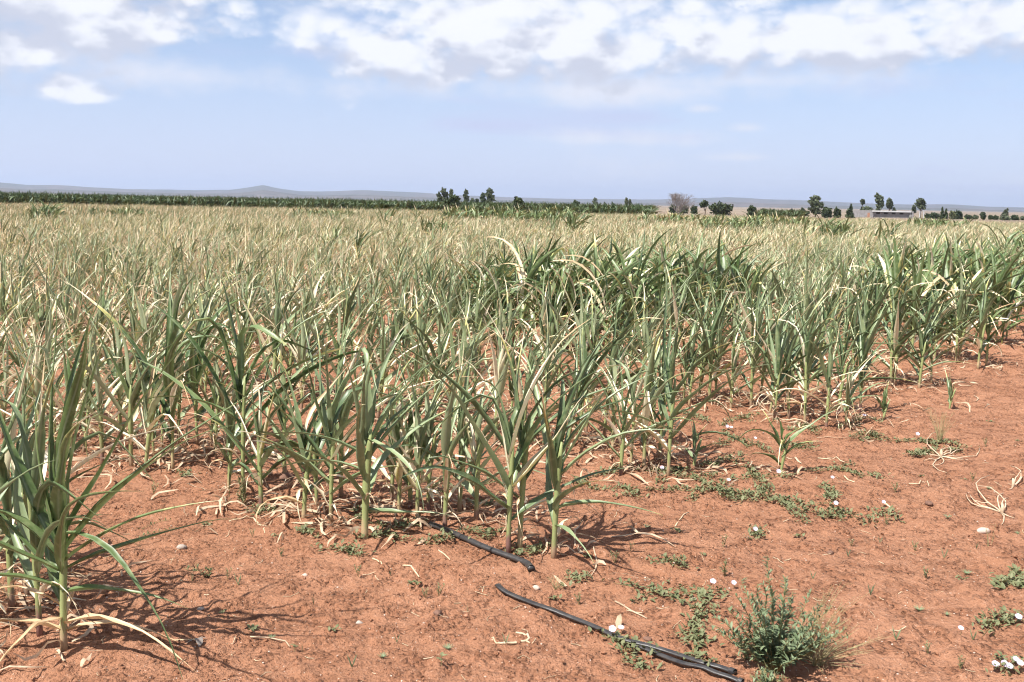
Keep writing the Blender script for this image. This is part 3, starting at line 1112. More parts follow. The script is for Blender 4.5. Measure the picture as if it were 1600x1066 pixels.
def tree(name, label, px, top, wpx, D, style, mat, group=None, lobes=None, seed=1, cat='tree', base_frac=0.0):
    rg = np.random.default_rng(seed)
    az = math.atan((px - 800) / F)
    x, y = D * math.tan(az), D
    z = gz(x, y)
    H = CAM_H + (horizon_y(px) - top) / F * D - z
    Wm = wpx / F * D
    e = bpy.data.objects.new(name, None)
    col.objects.link(e)
    e.location = (x, y, z)
    tag(e, label, cat, group)
    mb = MB()
    tr = MB()
    if style == 'dome':
        th = H * 0.25
        n = 7
        for k in range(n):
            a = rg.uniform(0, 6.28)
            q = rg.uniform(0.1, 0.62)
            leaf_cloud(mb, math.cos(a) * q * Wm / 2, math.sin(a) * q * Wm / 2, H * rg.uniform(0.50, 0.66) - q * H * 0.12,
                       Wm * 0.24, Wm * 0.24, H * 0.30, 170, 0.09 * H ** 0.5 + 0.05, rg)
        leaf_cloud(mb, 0, 0, H * 0.56, Wm * 0.38, Wm * 0.38, H * 0.40, 420, 0.09 * H ** 0.5 + 0.05, rg, 0.3)
        leaf_cloud(mb, 0, 0, H * 0.22, Wm * 0.43, Wm * 0.43, H * 0.24, 420, 0.09 * H ** 0.5 + 0.05, rg, 0.1)
        limbs = [(rg.uniform(-0.3, 0.3) * Wm, rg.uniform(-0.3, 0.3) * Wm, H * 0.6) for _ in range(4)]
    elif style == 'umbrella':
        for k in range(8):
            a = rg.uniform(0, 6.28)
            q = rg.uniform(0.1, 0.7)
            leaf_cloud(mb, math.cos(a) * q * Wm / 2, math.sin(a) * q * Wm / 2, H * (0.74 - 0.1 * q), Wm * 0.2, Wm * 0.2, H * 0.17, 110, 0.2, rg)
        leaf_cloud(mb, 0, 0, H * 0.76, Wm * 0.36, Wm * 0.36, H * 0.22, 260, 0.2, rg, 0.2)
        limbs = [(rg.uniform(-0.3, 0.3) * Wm, rg.uniform(-0.3, 0.3) * Wm, H * 0.7) for _ in range(5)]
    elif style == 'gum':
        limbs = []
        for (lx, lz, lr, lh) in lobes:
            leaf_cloud(mb, lx * Wm, rg.uniform(-0.12, 0.12) * Wm, lz * H, lr * Wm * 1.2, lr * Wm * 1.2, lh * H * 1.15, int(620 * max(0.4, lr * 2)), 0.17 + 0.012 * H, rg, 0.25)
            limbs.append((lx * Wm, 0, lz * H))
    elif style == 'cone':
        limbs = [(0, 0, H * 0.85)]
        for k in range(9):
            q = k / 8
            leaf_cloud(mb, rg.normal(0, 0.05) * Wm, rg.normal(0, 0.05) * Wm, H * (0.12 + 0.8 * q), Wm * (0.46 * (1 - q) + 0.06),
                       Wm * (0.46 * (1 - q) + 0.06), H * 0.13, int(170 * (1 - q) + 40), 0.16 + 0.01 * H, rg, 0.2)
    rt = max(0.05, H * 0.028)
    tr.add(*tube([(0, 0, -0.3), (0.02 * H, 0, H * 0.2), (0, 0.01 * H, H * 0.42)], [rt * 1.3, rt, rt * 0.8], 7))
    for (lx, ly, lz) in limbs:
        tr.add(*tube([(0.01 * H, 0, H * 0.25), (lx * 0.45, ly * 0.45, H * 0.25 + (lz - H * 0.25) * 0.6), (lx, ly, lz)], [rt * 0.75, rt * 0.5, rt * 0.2], 5))
    ob('trunk', tr.mesh('trunk', BARK), e)
    ob('crown', mb.mesh('crown', mat, smooth=False), e)
    return e


GUM_A = [(-0.28, 0.62, 0.20, 0.17), (0.12, 0.84, 0.24, 0.15), (0.30, 0.66, 0.2, 0.15), (-0.05, 0.48, 0.22, 0.13), (-0.3, 0.4, 0.15, 0.12), (0.2, 0.42, 0.2, 0.13)]
GUM_B = [(0, 0.88, 0.34, 0.12), (-0.12, 0.70, 0.40, 0.15), (0.14, 0.55, 0.40, 0.16), (-0.05, 0.38, 0.38, 0.15), (0.05, 0.24, 0.3, 0.12)]
GUM_C = [(-0.02, 0.86, 0.34, 0.13), (-0.2, 0.70, 0.26, 0.12), (0.2, 0.68, 0.3, 0.13), (0.0, 0.55, 0.28, 0.09), (0.28, 0.5, 0.14, 0.05)]
GUM_D = [(-0.22, 0.88, 0.28, 0.12), (-0.12, 0.70, 0.34, 0.15), (0.24, 0.74, 0.22, 0.16), (0.02, 0.5, 0.34, 0.17), (-0.05, 0.3, 0.26, 0.15), (0.3, 0.55, 0.16, 0.12)]
GUM_P = [(0, 0.9, 0.48, 0.10), (0.1, 0.78, 0.4, 0.07), (-0.1, 0.35, 0.25, 0.2)]
D0 = 250
tree('gum_tree', 'loose two-lobed gum tree standing behind the dark round mesquite', 688, 293.5, 17, 300, 'gum', TREE_MID, lobes=GUM_A, seed=2)
tree('gum_tree', 'small pale treetop showing above the dark round mesquite', 702, 296, 7, 320, 'gum', TREE_MID, lobes=GUM_B, seed=3)
tree('mesquite_tree', 'dark round mesquite tree next to the two-lobed gum tree', 705, 301, 27, 128, 'dome', TREE_DARK, seed=4)
tree('gum_tree', 'slim columnar gum tree standing alone between mesquite and tall block-shaped tree', 725, 297, 8, 300, 'gum', TREE_MID, lobes=GUM_B, seed=5)
tree('gum_tree', 'small dark tree right beside the tall block-shaped gum tree', 751, 302, 8, 300, 'gum', TREE_DARK, lobes=GUM_B, seed=6)
tree('gum_tree', 'tall block-shaped gum tree with an even crown beside a small dark tree', 762, 294.5, 14, 300, 'gum', TREE_MID, lobes=GUM_B, seed=7)
tree('mesquite_tree', 'dark dome-shaped mesquite standing alone at the edge of the green maize', 805, 306, 25, 128, 'dome', TREE_DARK, seed=8)
tree('gum_tree', 'small lone tree far out on the open plain', 925, 309.5, 8, 420, 'gum', TREE_MID, lobes=GUM_B, seed=9)
tree('gum_tree', 'thin straggly tree on the plain, taller of a close pair', 973, 309, 5, 420, 'gum', TREE_PALE, lobes=GUM_C, seed=10)
tree('gum_tree', 'thin straggly tree on the plain, shorter of a close pair', 978.5, 311.5, 4, 420, 'gum', TREE_PALE, lobes=GUM_C, seed=11)
tree('acacia_tree', 'small umbrella-shaped acacia between the bare tree and a broad dark shrub', 1095, 312, 18, 230, 'umbrella', TREE_DARK, seed=12)
tree('mesquite_tree', 'broad low dark mesquite shrub beside the umbrella-shaped acacia', 1121, 314, 40, 225, 'dome', TREE_DARK, seed=13, cat='shrub')
tree('mesquite_tree', 'low dark shrub standing apart beyond the broad mesquite', 1168, 320, 17, 225, 'dome', TREE_DARK, seed=14, cat='shrub')
tree('poplar_tree', 'tall full oval tree rising between the shrubs and the shed', 1266, 305.5, 22, 260, 'gum', TREE_MID, lobes=GUM_B, seed=15)
tree('mesquite_tree', 'dark dome shrub touching the tall oval tree', 1285, 321.5, 21, 230, 'dome', TREE_DARK, seed=16, cat='shrub')
tree('mesquite_tree', 'smaller dark dome shrub beside the one under the oval tree', 1300, 323.5, 14, 232, 'dome', TREE_DARK, seed=17, cat='shrub')
tree('cypress_tree', 'dark pointed evergreen just before the shed end', 1320, 319.5, 15, 235, 'cone', TREE_DARK, seed=18)
tree('fan_palm', 'slim mop-headed palm behind the shed end wall', 1338, 311.5, 6, 330, 'gum', TREE_MID, lobes=GUM_P, seed=19)
tree('mesquite_tree', 'grey-green shrub looking over the shed roof beside the palm', 1347, 320, 20, 320, 'dome', TREE_MID, seed=20, cat='shrub')
tree('gum_tree', 'tallest leaning gum tree behind the shed roof', 1364, 302.5, 14, 330, 'gum', TREE_MID, lobes=GUM_D, seed=21)
tree('gum_tree', 'round-headed gum tree with bare trunk behind the shed roof', 1380, 310, 11, 330, 'gum', TREE_MID, lobes=GUM_C, seed=22)
tree('mesquite_tree', 'small bush top peeping above the shed roof', 1388, 323, 6, 330, 'dome', TREE_MID, seed=23, cat='shrub')
tree('gum_tree', 'thin little tree at the grey annex of the shed', 1418, 321, 6, 300, 'gum', TREE_MID, lobes=GUM_C, seed=24)
tree('gum_tree', 'round-headed gum tree over the two pale posts', 1428, 309.5, 17, 300, 'gum', TREE_MID, lobes=GUM_C, seed=25)
tree('mesquite_tree', 'low dark bush between the posts and the twin pointed evergreens', 1450, 331, 19, 280, 'dome', TREE_DARK, seed=26, cat='shrub')
tree('cypress_tree', 'pointed evergreen, taller of twins beside the yellowish bush', 1462, 324, 8, 275, 'cone', TREE_DARK, seed=27)
tree('cypress_tree', 'pointed evergreen, shorter of twins beside the yellowish bush', 1468, 326.5, 8, 275, 'cone', TREE_DARK, seed=28)
tree('mesquite_tree', 'yellowish green bush leaning on a dark dome shrub', 1478, 328.5, 12, 275, 'dome', TREE_PALE, seed=29, cat='shrub')
tree('mesquite_tree', 'dark dome shrub with a yellowish bush at its side', 1487, 327.5, 18, 280, 'dome', TREE_DARK, seed=30, cat='shrub')
tree('mesquite_tree', 'small upright egg-shaped bush standing by itself past the dome shrubs', 1526, 332, 8, 270, 'gum', TREE_DARK, lobes=GUM_B, seed=31, cat='shrub')
tree('cypress_tree', 'large pointed grey-green tree near the far right of the bush line', 1560, 326.5, 20, 270, 'cone', TREE_MID, seed=32)
tree('mesquite_tree', 'dark round bush beside the large pointed grey-green tree', 1576, 335, 15, 280, 'dome', TREE_DARK, seed=33, cat='shrub')
for k, (px, top, w) in enumerate([(735, 308, 9), (742, 309, 6), (895, 311.5, 14), (940, 315, 7), (952, 315.2, 8), (1045, 318, 14), (1062, 318.5, 18),
                                  (1078, 320, 14), (1187, 325, 16), (1203, 326, 10), (1230, 325.5, 8), (1246, 323.5, 9), (1332, 330, 9), (1440, 333, 12), (1503, 335, 14),
                                  (1514, 335.5, 10), (1538, 335.5, 8), (1546, 336, 9), (1590, 337, 12), (1606, 336, 14), (1250, 328, 14), (1350, 329.5, 6)]):
    tree('scrub_bush', 'low dark scrub bush dotted along the far edge of the fields', px, top, w, 340 if px < 1000 else 290, 'dome',
         TREE_DARK if k % 3 else TREE_MID, group='low scrub bushes along the far field edge', seed=60 + k, cat='bush')

# bare grey tree
rg = random.Random(8)
bx, bD = 1053, 235
e = bpy.data.objects.new('bare_tree', None)
col.objects.link(e)
Xb = bD * (bx - 800) / F
Zb = gz(Xb, bD)
e.location = (Xb, bD, Zb)
tag(e, 'leafless grey tree with a wide fan of fine twigs', 'tree')
Hb = CAM_H + (horizon_y(bx) - 297) / F * bD - Zb
Wb = 46 / F * bD
limbs_mb, twig_mb = MB(), MB()


def grow(p, d, L, r, lev):
    q = [p]
    dd = d
    for k in range(3):
        dd = (dd + Vector((rg.gauss(0, 0.13), rg.gauss(0, 0.13), 0.05))).normalized()
        q.append(q[-1] + dd * L / 3)
    (limbs_mb if lev < 2 else twig_mb).add(*tube([tuple(v) for v in q], np.linspace(r, r * 0.55, 4), 4 if lev < 2 else 3, cap=False))
    if lev >= 4:
        return
    for k in range(5 if lev < 1 else 4):
        a = q[rg.choice([1, 2, 3, 3])]
        nd = (dd + Vector((rg.gauss(0, 0.5), rg.gauss(0, 0.5), rg.gauss(0.1, 0.3)))).normalized()
        grow(a, nd, L * rg.uniform(0.55, 0.8), r * 0.55, lev + 1)


for k in range(9):
    a = k / 9 * 6.283 + rg.uniform(-0.3, 0.3)
    t = rg.uniform(0.25, 0.95)
    grow(Vector((0.15 * math.cos(a), 0.15 * math.sin(a), 0.1)), Vector((math.cos(a) * t, math.sin(a) * t, 1)).normalized(), Hb * 0.42, 0.10, 0)
for mb_ in (limbs_mb, twig_mb):
    for v in mb_.V:
        v[:, 0] *= 0.86
        v[:, 1] *= 0.86
        v[:, 2] = np.where(v[:, 2] > Hb * 0.8, Hb * 0.8 + (v[:, 2] - Hb * 0.8) * 0.35, v[:, 2])
ob('branches', limbs_mb.mesh('branches', BARE), e)
ob('twigs', twig_mb.mesh('twigs', BARE), e)


# ------------------------------------------------------------------ shed
def box(mb, x0, x1, y0, y1, z0, z1):
    V = [(x, y, z) for z in (z0, z1) for y in (y0, y1) for x in (x0, x1)]
    mb.add(V, [(0, 2, 3, 1), (4, 5, 7, 6), (0, 1, 5, 4), (2, 6, 7, 3), (0, 4, 6, 2), (1, 3, 7, 5)])


def boxpart(name, mat, parent, *b):
    mb = MB()
    box(mb, *b)
    return ob(name, mb.mesh(name, mat, smooth=False), parent)


sD = 285


def sx(px):
    return (px - 800) / F * sD


e = bpy.data.objects.new('farm_shed', None)
col.objects.link(e)
ox = sx(1375)
gzs = gz(ox, sD)
e.location = (ox, sD, gzs)
e.rotation_euler = (0, 0, R(-1.0))
tag(e, 'long low grey block farm shed with a pale sheet roof under the trees', 'shed')
hr = CAM_H + (horizon_y(1380) - 329.5) / F * sD - gzs


def X_(px):
    return sx(px) - ox


boxpart('wall', BLOCK, e, X_(1355), X_(1411), 0, 7, -0.3, hr - 0.25)
r = boxpart('roof', ROOF, e, X_(1354) - 0.2, X_(1411) + 0.25, -0.6, 7.6, hr - 0.248, hr)
boxpart('roof_edge', ROOF, r, X_(1354) - 0.21, X_(1411) + 0.26, -0.68, -0.603, hr - 0.34, hr + 0.03)
boxpart('side_wall', BLOCK, e, X_(1333), X_(1355) - 0.003, -0.5, 5, -0.3, hr + 0.05)
boxpart('brick_opening', BRICK, e, X_(1346), X_(1349.5), -0.53, -0.4, -0.2, 1.3)
boxpart('annex', BLOCK, e, X_(1411) + 0.003, X_(1417), -0.4, 4, -0.3, hr - 0.05)
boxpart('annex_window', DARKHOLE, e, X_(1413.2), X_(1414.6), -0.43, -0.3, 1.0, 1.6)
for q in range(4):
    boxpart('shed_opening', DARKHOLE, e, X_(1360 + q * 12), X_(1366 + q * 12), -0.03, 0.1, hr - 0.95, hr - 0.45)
for px in (1421, 1427):
    o = bpy.data.objects.new('gate_post', None)
    zz = gz(sx(px), sD - 3)
    mb = MB()
    box(mb, -0.09, 0.09, -0.09, 0.09, -0.3, 2.0)
    box(mb, -0.12, 0.12, -0.12, 0.12, 2.0, 2.1)
    o = ob('gate_post', mb.mesh('gate_post', ROOF, smooth=False), None, (sx(px), sD - 3, zz))
    tag(o, 'pale concrete gate post under the round-headed gum tree by the shed', 'post', 'gate posts beside the shed')

# ------------------------------------------------------------------ small things on the soil


def lump(rg, n=0):
    """an irregular stone of 20 faces"""
    ph = (1 + 5 ** 0.5) / 2
    v = np.array([(-1, ph, 0), (1, ph, 0), (-1, -ph, 0), (1, -ph, 0), (0, -1, ph), (0, 1, ph), (0, -1, -ph), (0, 1, -ph),
                  (ph, 0, -1), (ph, 0, 1), (-ph, 0, -1), (-ph, 0, 1)], float) / 1.9
    f = [(0, 11, 5), (0, 5, 1), (0, 1, 7), (0, 7, 10), (0, 10, 11), (1, 5, 9), (5, 11, 4), (11, 10, 2), (10, 7, 6), (7, 1, 8),
         (3, 9, 4), (3, 4, 2), (3, 2, 6), (3, 6, 8), (3, 8, 9), (4, 9, 5), (2, 4, 11), (6, 2, 10), (8, 6, 7), (9, 8, 1)]
    v = v * rg.uniform(0.7, 1.25, (12, 1)) + rg.normal(0, 0.06, (12, 3))
    return v, np.array(f)


def lump_fine(rg):
    """a stone of 80 faces with worn corners"""
    v, f = lump(rg)
    v = list(map(tuple, v))
    cache = {}
    nf = []

    def mid_(a, b):
        k = (min(a, b), max(a, b))
        if k not in cache:
            p = (np.array(v[a]) + np.array(v[b])) / 2
            p = p * (1 + 0.11 * rg.normal(0.9, 0.5))
            v.append(tuple(p))
            cache[k] = len(v) - 1
        return cache[k]
    for a, b, c in f:
        ab, bc, ca = mid_(a, b), mid_(b, c), mid_(c, a)
        nf += [(a, ab, ca), (b, bc, ab), (c, ca, bc), (ab, bc, ca)]
    return np.array(v), np.array(nf)


nrg = np.random.default_rng(3)
STONES = [(283, 857, 17, STONE, 'flat grey stone lying on the soil near the creeping legume'),
          (313, 953, 11, STONE, 'small smooth grey pebble on the soil by the leaf shadows'),
          (684, 961, 16, CLOD_DARK, 'dark brown clod alone on the bare soil above the forked twig'),
          (838, 920, 12, STONE_PALE, 'pale pinkish stone between the two drip tape pieces'),
          (562, 973, 11, STONE, 'dull greenish grey pebble on bare soil'),
          (1537, 832, 20, STONE_PALE, 'pale crusty stone beside the dry root tangle'),
          (1297, 865, 12, CLOD_DARK, 'dark brown clod behind the bushy weed'),
          (1085, 936, 11, STONE_PALE, 'small pale pink stone among bindweed beside the bushy weed'),
          (477, 900, 8, STONE_PALE, 'tiny pale stone on the soil beneath the front maize bed'),
          (1011, 1000, 12, CLOD_DARK, 'dark clod next to the drip tape beside white bindweed flowers'),
          (1451, 791, 13, CLOD_DARK, 'dark clod at a small hollow in the bare soil'),
          (728, 965, 8, CLOD, 'reddish soil clod beside the dark brown clod'),
          (448, 748, 22, CLOD_DARK, 'black charred lump at the foot of the front maize bed')]
for px, py, w, mat, lab in STONES:
    x, y, z = at(px, py)
    s = w / F * y * 0.62
    v, f = lump_fine(nrg)
    v = v * np.array([s, s * 0.8, s * 0.55])
    o = ob('stone' if 'clod' not in lab and 'lump' not in lab else 'clod', new_mesh('stone', v, [f], mat), None, (x, y, z + s * 0.2), random.uniform(0, 6))
    tag(o, lab, 'stone' if 'clod' not in lab and 'lump' not in lab else 'clod')

# loose crumbs of soil and grit
mb = MB()
gb = MB()
NC, NG = 15000, 2600
cd_ = 2.3 * np.exp(nrg.uniform(0, 1.75, NC + NG))
cx_ = cd_ * np.tan(nrg.uniform(-0.62, 0.62, NC + NG))
cz_ = ground_z(cx_, cd_)
cp_ = fbm(cx_ * 1.7, cd_ * 1.7, 2, 41)
shapes = [lump(nrg) for _ in range(60)]
for k in range(NC + NG):
    if k < NC and cp_[k] < nrg.uniform(0.3, 0.6):
        continue
    v, f = shapes[k % 60]
    s = 0.003 + 0.010 * nrg.random() ** 3.5
    if k >= NC:
        s = 0.002 + 0.0035 * nrg.random() ** 2
    v = v * np.array([s, s * nrg.uniform(0.7, 1), s * nrg.uniform(0.5, 0.85)])
    c, sn = math.cos(k), math.sin(k)
    v = np.stack([v[:, 0] * c - v[:, 1] * sn, v[:, 0] * sn + v[:, 1] * c, v[:, 2]], -1)
    v += np.array([cx_[k], cd_[k], cz_[k] + s * 0.15])
    (mb if k < NC else gb).add(v, None, f)
tag(ob('soil_crumbs', mb.mesh('soil_crumbs', SOIL, smooth=False)), 'loose red soil crumbs strewn over the bare ground', 'soil', kind='stuff')
tag(ob('grit', gb.mesh('grit', STONE_PALE, smooth=False)), 'pale grit scattered over the bare ground', 'grit', kind='stuff')


# dry litter under the plants
def ribbon(P, w, up, twist=0.0):
    P = np.asarray(P, float)
    T = np.gradient(P, axis=0)
    T /= np.linalg.norm(T, axis=1)[:, None] + 1e-9
    S = np.cross(T, np.asarray(up, float))
    S /= np.linalg.norm(S, axis=1)[:, None] + 1e-9
    N = np.cross(S, T)
    k = len(P)
    tw = np.linspace(0, twist, k)[:, None]
    S = S * np.cos(tw) + N * np.sin(tw)
    ww = (w * np.interp(np.linspace(0, 1, k), [0, 0.25, 0.7, 1], [0.5, 1, 0.8, 0.08]))[:, None] / 2
    V = np.stack([P - S * ww, P + S * ww], 1).reshape(-1, 3)
    i = np.arange(k - 1) * 2
    return V, np.stack([i, i + 1, i + 3, i + 2], -1)


mb = MB()
lit = 0
cand = np.concatenate([placed_np, pts[rr < 24]])
tape_np = np.array([at(672 + (830 - 672) * t, 822 + (893 - 822) * t)[:2] for t in np.linspace(0, 1, 12)])
while lit < 7500:
    c = cand[nrg.integers(len(cand))]
    if nrg.random() > 7.0 / max(4.0, c[1]):
        continue
    x, y = c[0] + nrg.normal(0, 0.22), c[1] + nrg.normal(0, 0.16)
    if np.min(np.hypot(x - tape_np[:, 0], y - tape_np[:, 1])) < 0.16:
        continue          # the tape lies clear of litter
    L = nrg.uniform(0.06, 0.34)
    a = nrg.uniform(0, 6.28)
    cv = nrg.normal(0, 1.3)
    t = np.linspace(0, 1, 6)
    th = a + cv * t
    px_ = x + np.concatenate([[0], np.cumsum(np.cos(th[:-1]))]) * L / 5
    py_ = y + np.concatenate([[0], np.cumsum(np.sin(th[:-1]))]) * L / 5
    h = ground_z(px_, py_) + 0.006 + np.abs(np.sin(t * 3.1 * nrg.uniform(0.5, 1.6))) * nrg.uniform(0, 0.06)
    V, Q = ribbon(np.stack([px_, py_, h], -1), nrg.uniform(0.006, 0.020), (0, 0, 1), nrg.normal(0, 1.8))
    mb.add(V, Q)
    lit += 1
tag(ob('dry_leaf_litter', mb.mesh('dry_leaf_litter', DEAD)), 'withered tan leaf litter lying under the maize beds', 'litter', kind='stuff')

# short straw bits on open soil
mb = MB()
for k in range(520):
    d = 2.6 * math.exp(nrg.uniform(0, 1.35))
    az = nrg.uniform(-0.55, 0.6)
    x, y = d * math.tan(az), d
    L = nrg.uniform(0.015, 0.07)
    a = nrg.uniform(0, 6.28)
    P = [(x + L * q * math.cos(a + 0.5 * q), y + L * q * math.sin(a + 0.5 * q)) for q in (0, 0.5, 1)]
    P = [(p[0], p[1], gz(*p) + 0.004) for p in P]
    mb.add(*tube(P, nrg.uniform(0.0008, 0.002), 3, cap=False)[:2])
tag(ob('straw_bits', mb.mesh('straw_bits', STRAW)), 'short pale straw bits scattered on the bare soil', 'straw', kind='stuff')


# named sticks and straws
def stick(name, label, pix, rad, mat, cat='twig', forks=(), lift=0.004, closed=True):
    P = [np.array(at(*p)) + np.array([0, 0, lift]) for p in pix]
    c = P[0].copy()
    mb = MB()

    def dens(P):
        out = []
        for a, b in zip(P[:-1], P[1:]):
            for t in (0, 0.33, 0.66):
                q = a + (b - a) * t
                out.append(q)
        out.append(P[-1])
        out = np.array(out)
        out[:, 2] = np.maximum(out[:, 2], ground_z(out[:, 0], out[:, 1]) + lift)
        return out
    q = dens(P)
    mb.add(*tube(q - c, np.linspace(rad, rad * 0.7, len(q)), 6))
    for fk in forks:
        P2 = [np.array(at(*p)) + np.array([0, 0, lift]) for p in fk]
        q = dens(P2)
        mb.add(*tube(q - c, np.linspace(rad * 0.8, rad * 0.45, len(q)), 5))
    o = ob(name, mb.mesh(name, mat), None, tuple(c))
    tag(o, label, cat)
    return o


stick('twig', 'pale forked twig lying on the bare soil before the drip tape', [(784, 1008), (806, 1006), (822, 1003), (827, 1000), (818, 992), (806, 990)], 0.0055, STRAW,
      forks=[[(822, 1003), (828, 1006)], [(786, 1008), (776, 1006), (768, 1002)]])
stick('twig', 'straight tan straw stalk lying between drip tape and bindweed', [(961, 941), (985, 955), (1011, 968)], 0.004, DEAD)
stick('twig', 'thin pale straw lying above the bindweed strip near the maize', [(1055, 823), (1064, 811), (1076, 801)], 0.004, STRAW)
stick('twig', 'short white straw bit beside the pale stone pebble and thick stalk', [(685, 861), (695, 868), (703, 875)], 0.0035, STRAW)
stick('twig', 'short pale straw left of the small white scrap', [(582, 872), (590, 877), (598, 882)], 0.0035, STRAW)
stick('twig', 'white scrap of stalk with a thick end on the soil', [(630, 885), (642, 889), (655, 892)], 0.0045, STRAW)
stick('twig', 'tangled pale straw curl before the front maize stalks', [(358, 816), (380, 813), (396, 810), (408, 823), (414, 834)], 0.003, STRAW,
      forks=[[(396, 810), (402, 820), (420, 824), (433, 812)]])
stick('twig', 'thin tan straw lying across soil by small seedlings', [(391, 996), (420, 999), (446, 1003), (453, 1008)], 0.003, DEAD)
stick('twig', 'thin dry stalk lying in the bindweed near the small maize plant', [(1278, 716), (1300, 719), (1320, 722)], 0.004, STRAW)
stick('twig', 'curved white husk strip beside a bindweed flower', [(1319, 745), (1325, 751), (1335, 754)], 0.005, STRAW)
stick('twig', 'pale stalk end pointing at a bindweed flower', [(1383, 788), (1390, 793), (1396, 798)], 0.005, STRAW)
stick('twig', 'brown straw lying behind the bushy weed', [(1208, 872), (1218, 879), (1225, 882)], 0.003, DEAD)
stick('twig', 'thin pale bent straw below the dry root clump', [(1420, 757), (1436, 758), (1442, 754), (1452, 758)], 0.003, STRAW)


ROOT = flat('dry_root', (0.42, 0.31, 0.21), (0.56, 0.45, 0.32), 30, 0.85, 0.2)


def root_clump(label, px, py, strands, spread, lift, seed):
    rg = random.Random(seed)
    x, y, z = at(px, py)
    e = bpy.data.objects.new('dry_root_clump', None)
    col.objects.link(e)
    e.location = (x, y, z)
    tag(e, label, 'dry roots')
    for (dx, dy, up) in strands:
        ex, ey, ez = at(px + dx, py + dy)
        v = Vector((ex - x, ey - y, 0))
        side = Vector((-v.y, v.x, 0)) * rg.uniform(-0.25, 0.25)
        P = []
        for k in range(6):
            t = k / 5
            p = v * t + side * math.sin(math.pi * t)
            zz = gz(x + p.x, y + p.y) - z + 0.006 + 0.6 * up * math.sin(t * 1.9)
            P.append((p.x, p.y, zz))
        V, Q, T = tube(P, np.linspace(0.0048, 0.0018, 6), 5)
        ob('root_strand', new_mesh('root_strand', V, [Q, T], ROOT), e)
    V, Q, T = tube([(0, 0, -0.02), (0.004, 0, 0.03), (0, 0.004, 0.06)], [0.010, 0.010, 0.005], 6)
    ob('root_crown', new_mesh('root_crown', V, [Q, T], ROOT), e)


root_clump('pale dry root clump sprawling flat on the bare soil beside the dry grass tuft', 1470, 715,
           [(-48, -2, 0.02), (-26, 6, 0.01), (-10, 14, 0.0), (9, 26, 0.0), (42, 6, 0.01), (36, -8, 0.03), (20, -6, 0.04), (-4, -34, 0.05), (8, -10, 0.05), (60, -14, 0.01), (14, -8, 0.05), (28, 2, 0.02)],
           0.3, 0.02, 1)
root_clump('pale dry root clump with long upward curving strands near a crusty stone', 1565, 803,
           [(-56, -26, 0.02), (-50, -22, 0.04), (-42, -10, 0.05), (-40, -34, 0.07), (-20, -44, 0.10), (2, -16, 0.10), (10, -12, 0.08), (20, 8, 0.0), (0, 18, 0.0)], 0.3, 0.02, 2)
root_clump('small pale dry root clump with three upright strands', 1582, 762,
           [(-4, -22, 0.08), (14, -14, 0.07), (16, -8, 0.06), (-5, 4, 0.0)], 0.2, 0.02, 3)


# ------------------------------------------------------------------ drip tape
def tape(label, pix, w, flat_=0.55, cut=None):
    P = []
    for a, b in zip(pix[:-1], pix[1:]):
        for t in np.linspace(0, 1, 6)[:-1]:
            P.append(np.array(at(a[0] + (b[0] - a[0]) * t, a[1] + (b[1] - a[1]) * t)))
    P.append(np.array(at(*pix[-1])))
    P = np.array(P)
    P[:, 2] = ground_z(P[:, 0], P[:, 1])
    for _ in range(10):
        P[1:-1, 2] = np.maximum(P[1:-1, 2] * 0.6 + 0.4 * (P[:-2, 2] + P[2:, 2]) / 2, (P[:-2, 2] + P[2:, 2]) / 2)
    for _ in range(6):
        P[1:-1] = P[1:-1] * 0.5 + 0.25 * (P[:-2] + P[2:])
    P[:, 2] = np.maximum(P[:, 2], ground_z(P[:, 0], P[:, 1])) + w * 0.36
    for _ in range(5):
        P[1:-1, 2] = P[1:-1, 2] * 0.5 + 0.25 * (P[:-2, 2] + P[2:, 2])
    c = P[0].copy()
    V, Q, T = tube(P - c, w / 2, 10)
    k = len(P)
    ctr = np.repeat(P - c, 10, axis=0)
    ctr = np.concatenate([ctr, (P - c)[:1], (P - c)[-1:]])
    d = V - ctr
    d[:, 2] *= flat_
    V = ctr + d
    o = ob('drip_tape', new_mesh('drip_tape', V, [Q, T], RUBBER), None, tuple(c))
    tag(o, label, 'drip tape')
    ring = MB()
    ring.add(*tube((P - c)[-2:] + np.array([[0, 0, 0], [0, 0, 0]]), [w * 0.5, w * 0.53], 10, cap=False)[:2])
    ob('cut_end', ring.mesh('cut_end', RUBBER), o)
    return o


tape('black drip tape running out from under the front maize bed and ending cut', [(672, 822), (700, 833), (740, 850), (770, 864), (800, 876), (822, 884), (830, 893)], 0.034, 0.75)
tape('longer black drip tape piece lying diagonally across the bare soil', [(777, 922), (800, 934), (850, 955), (900, 974), (950, 995), (1000, 1015), (1060, 1030), (1110, 1043), (1148, 1054)], 0.027, 0.5)
tape('second black drip tape strand lying just below the longer piece by the bushy weed', [(985, 1009), (1020, 1026), (1060, 1042), (1100, 1053), (1130, 1062), (1160, 1070)], 0.025, 0.5)


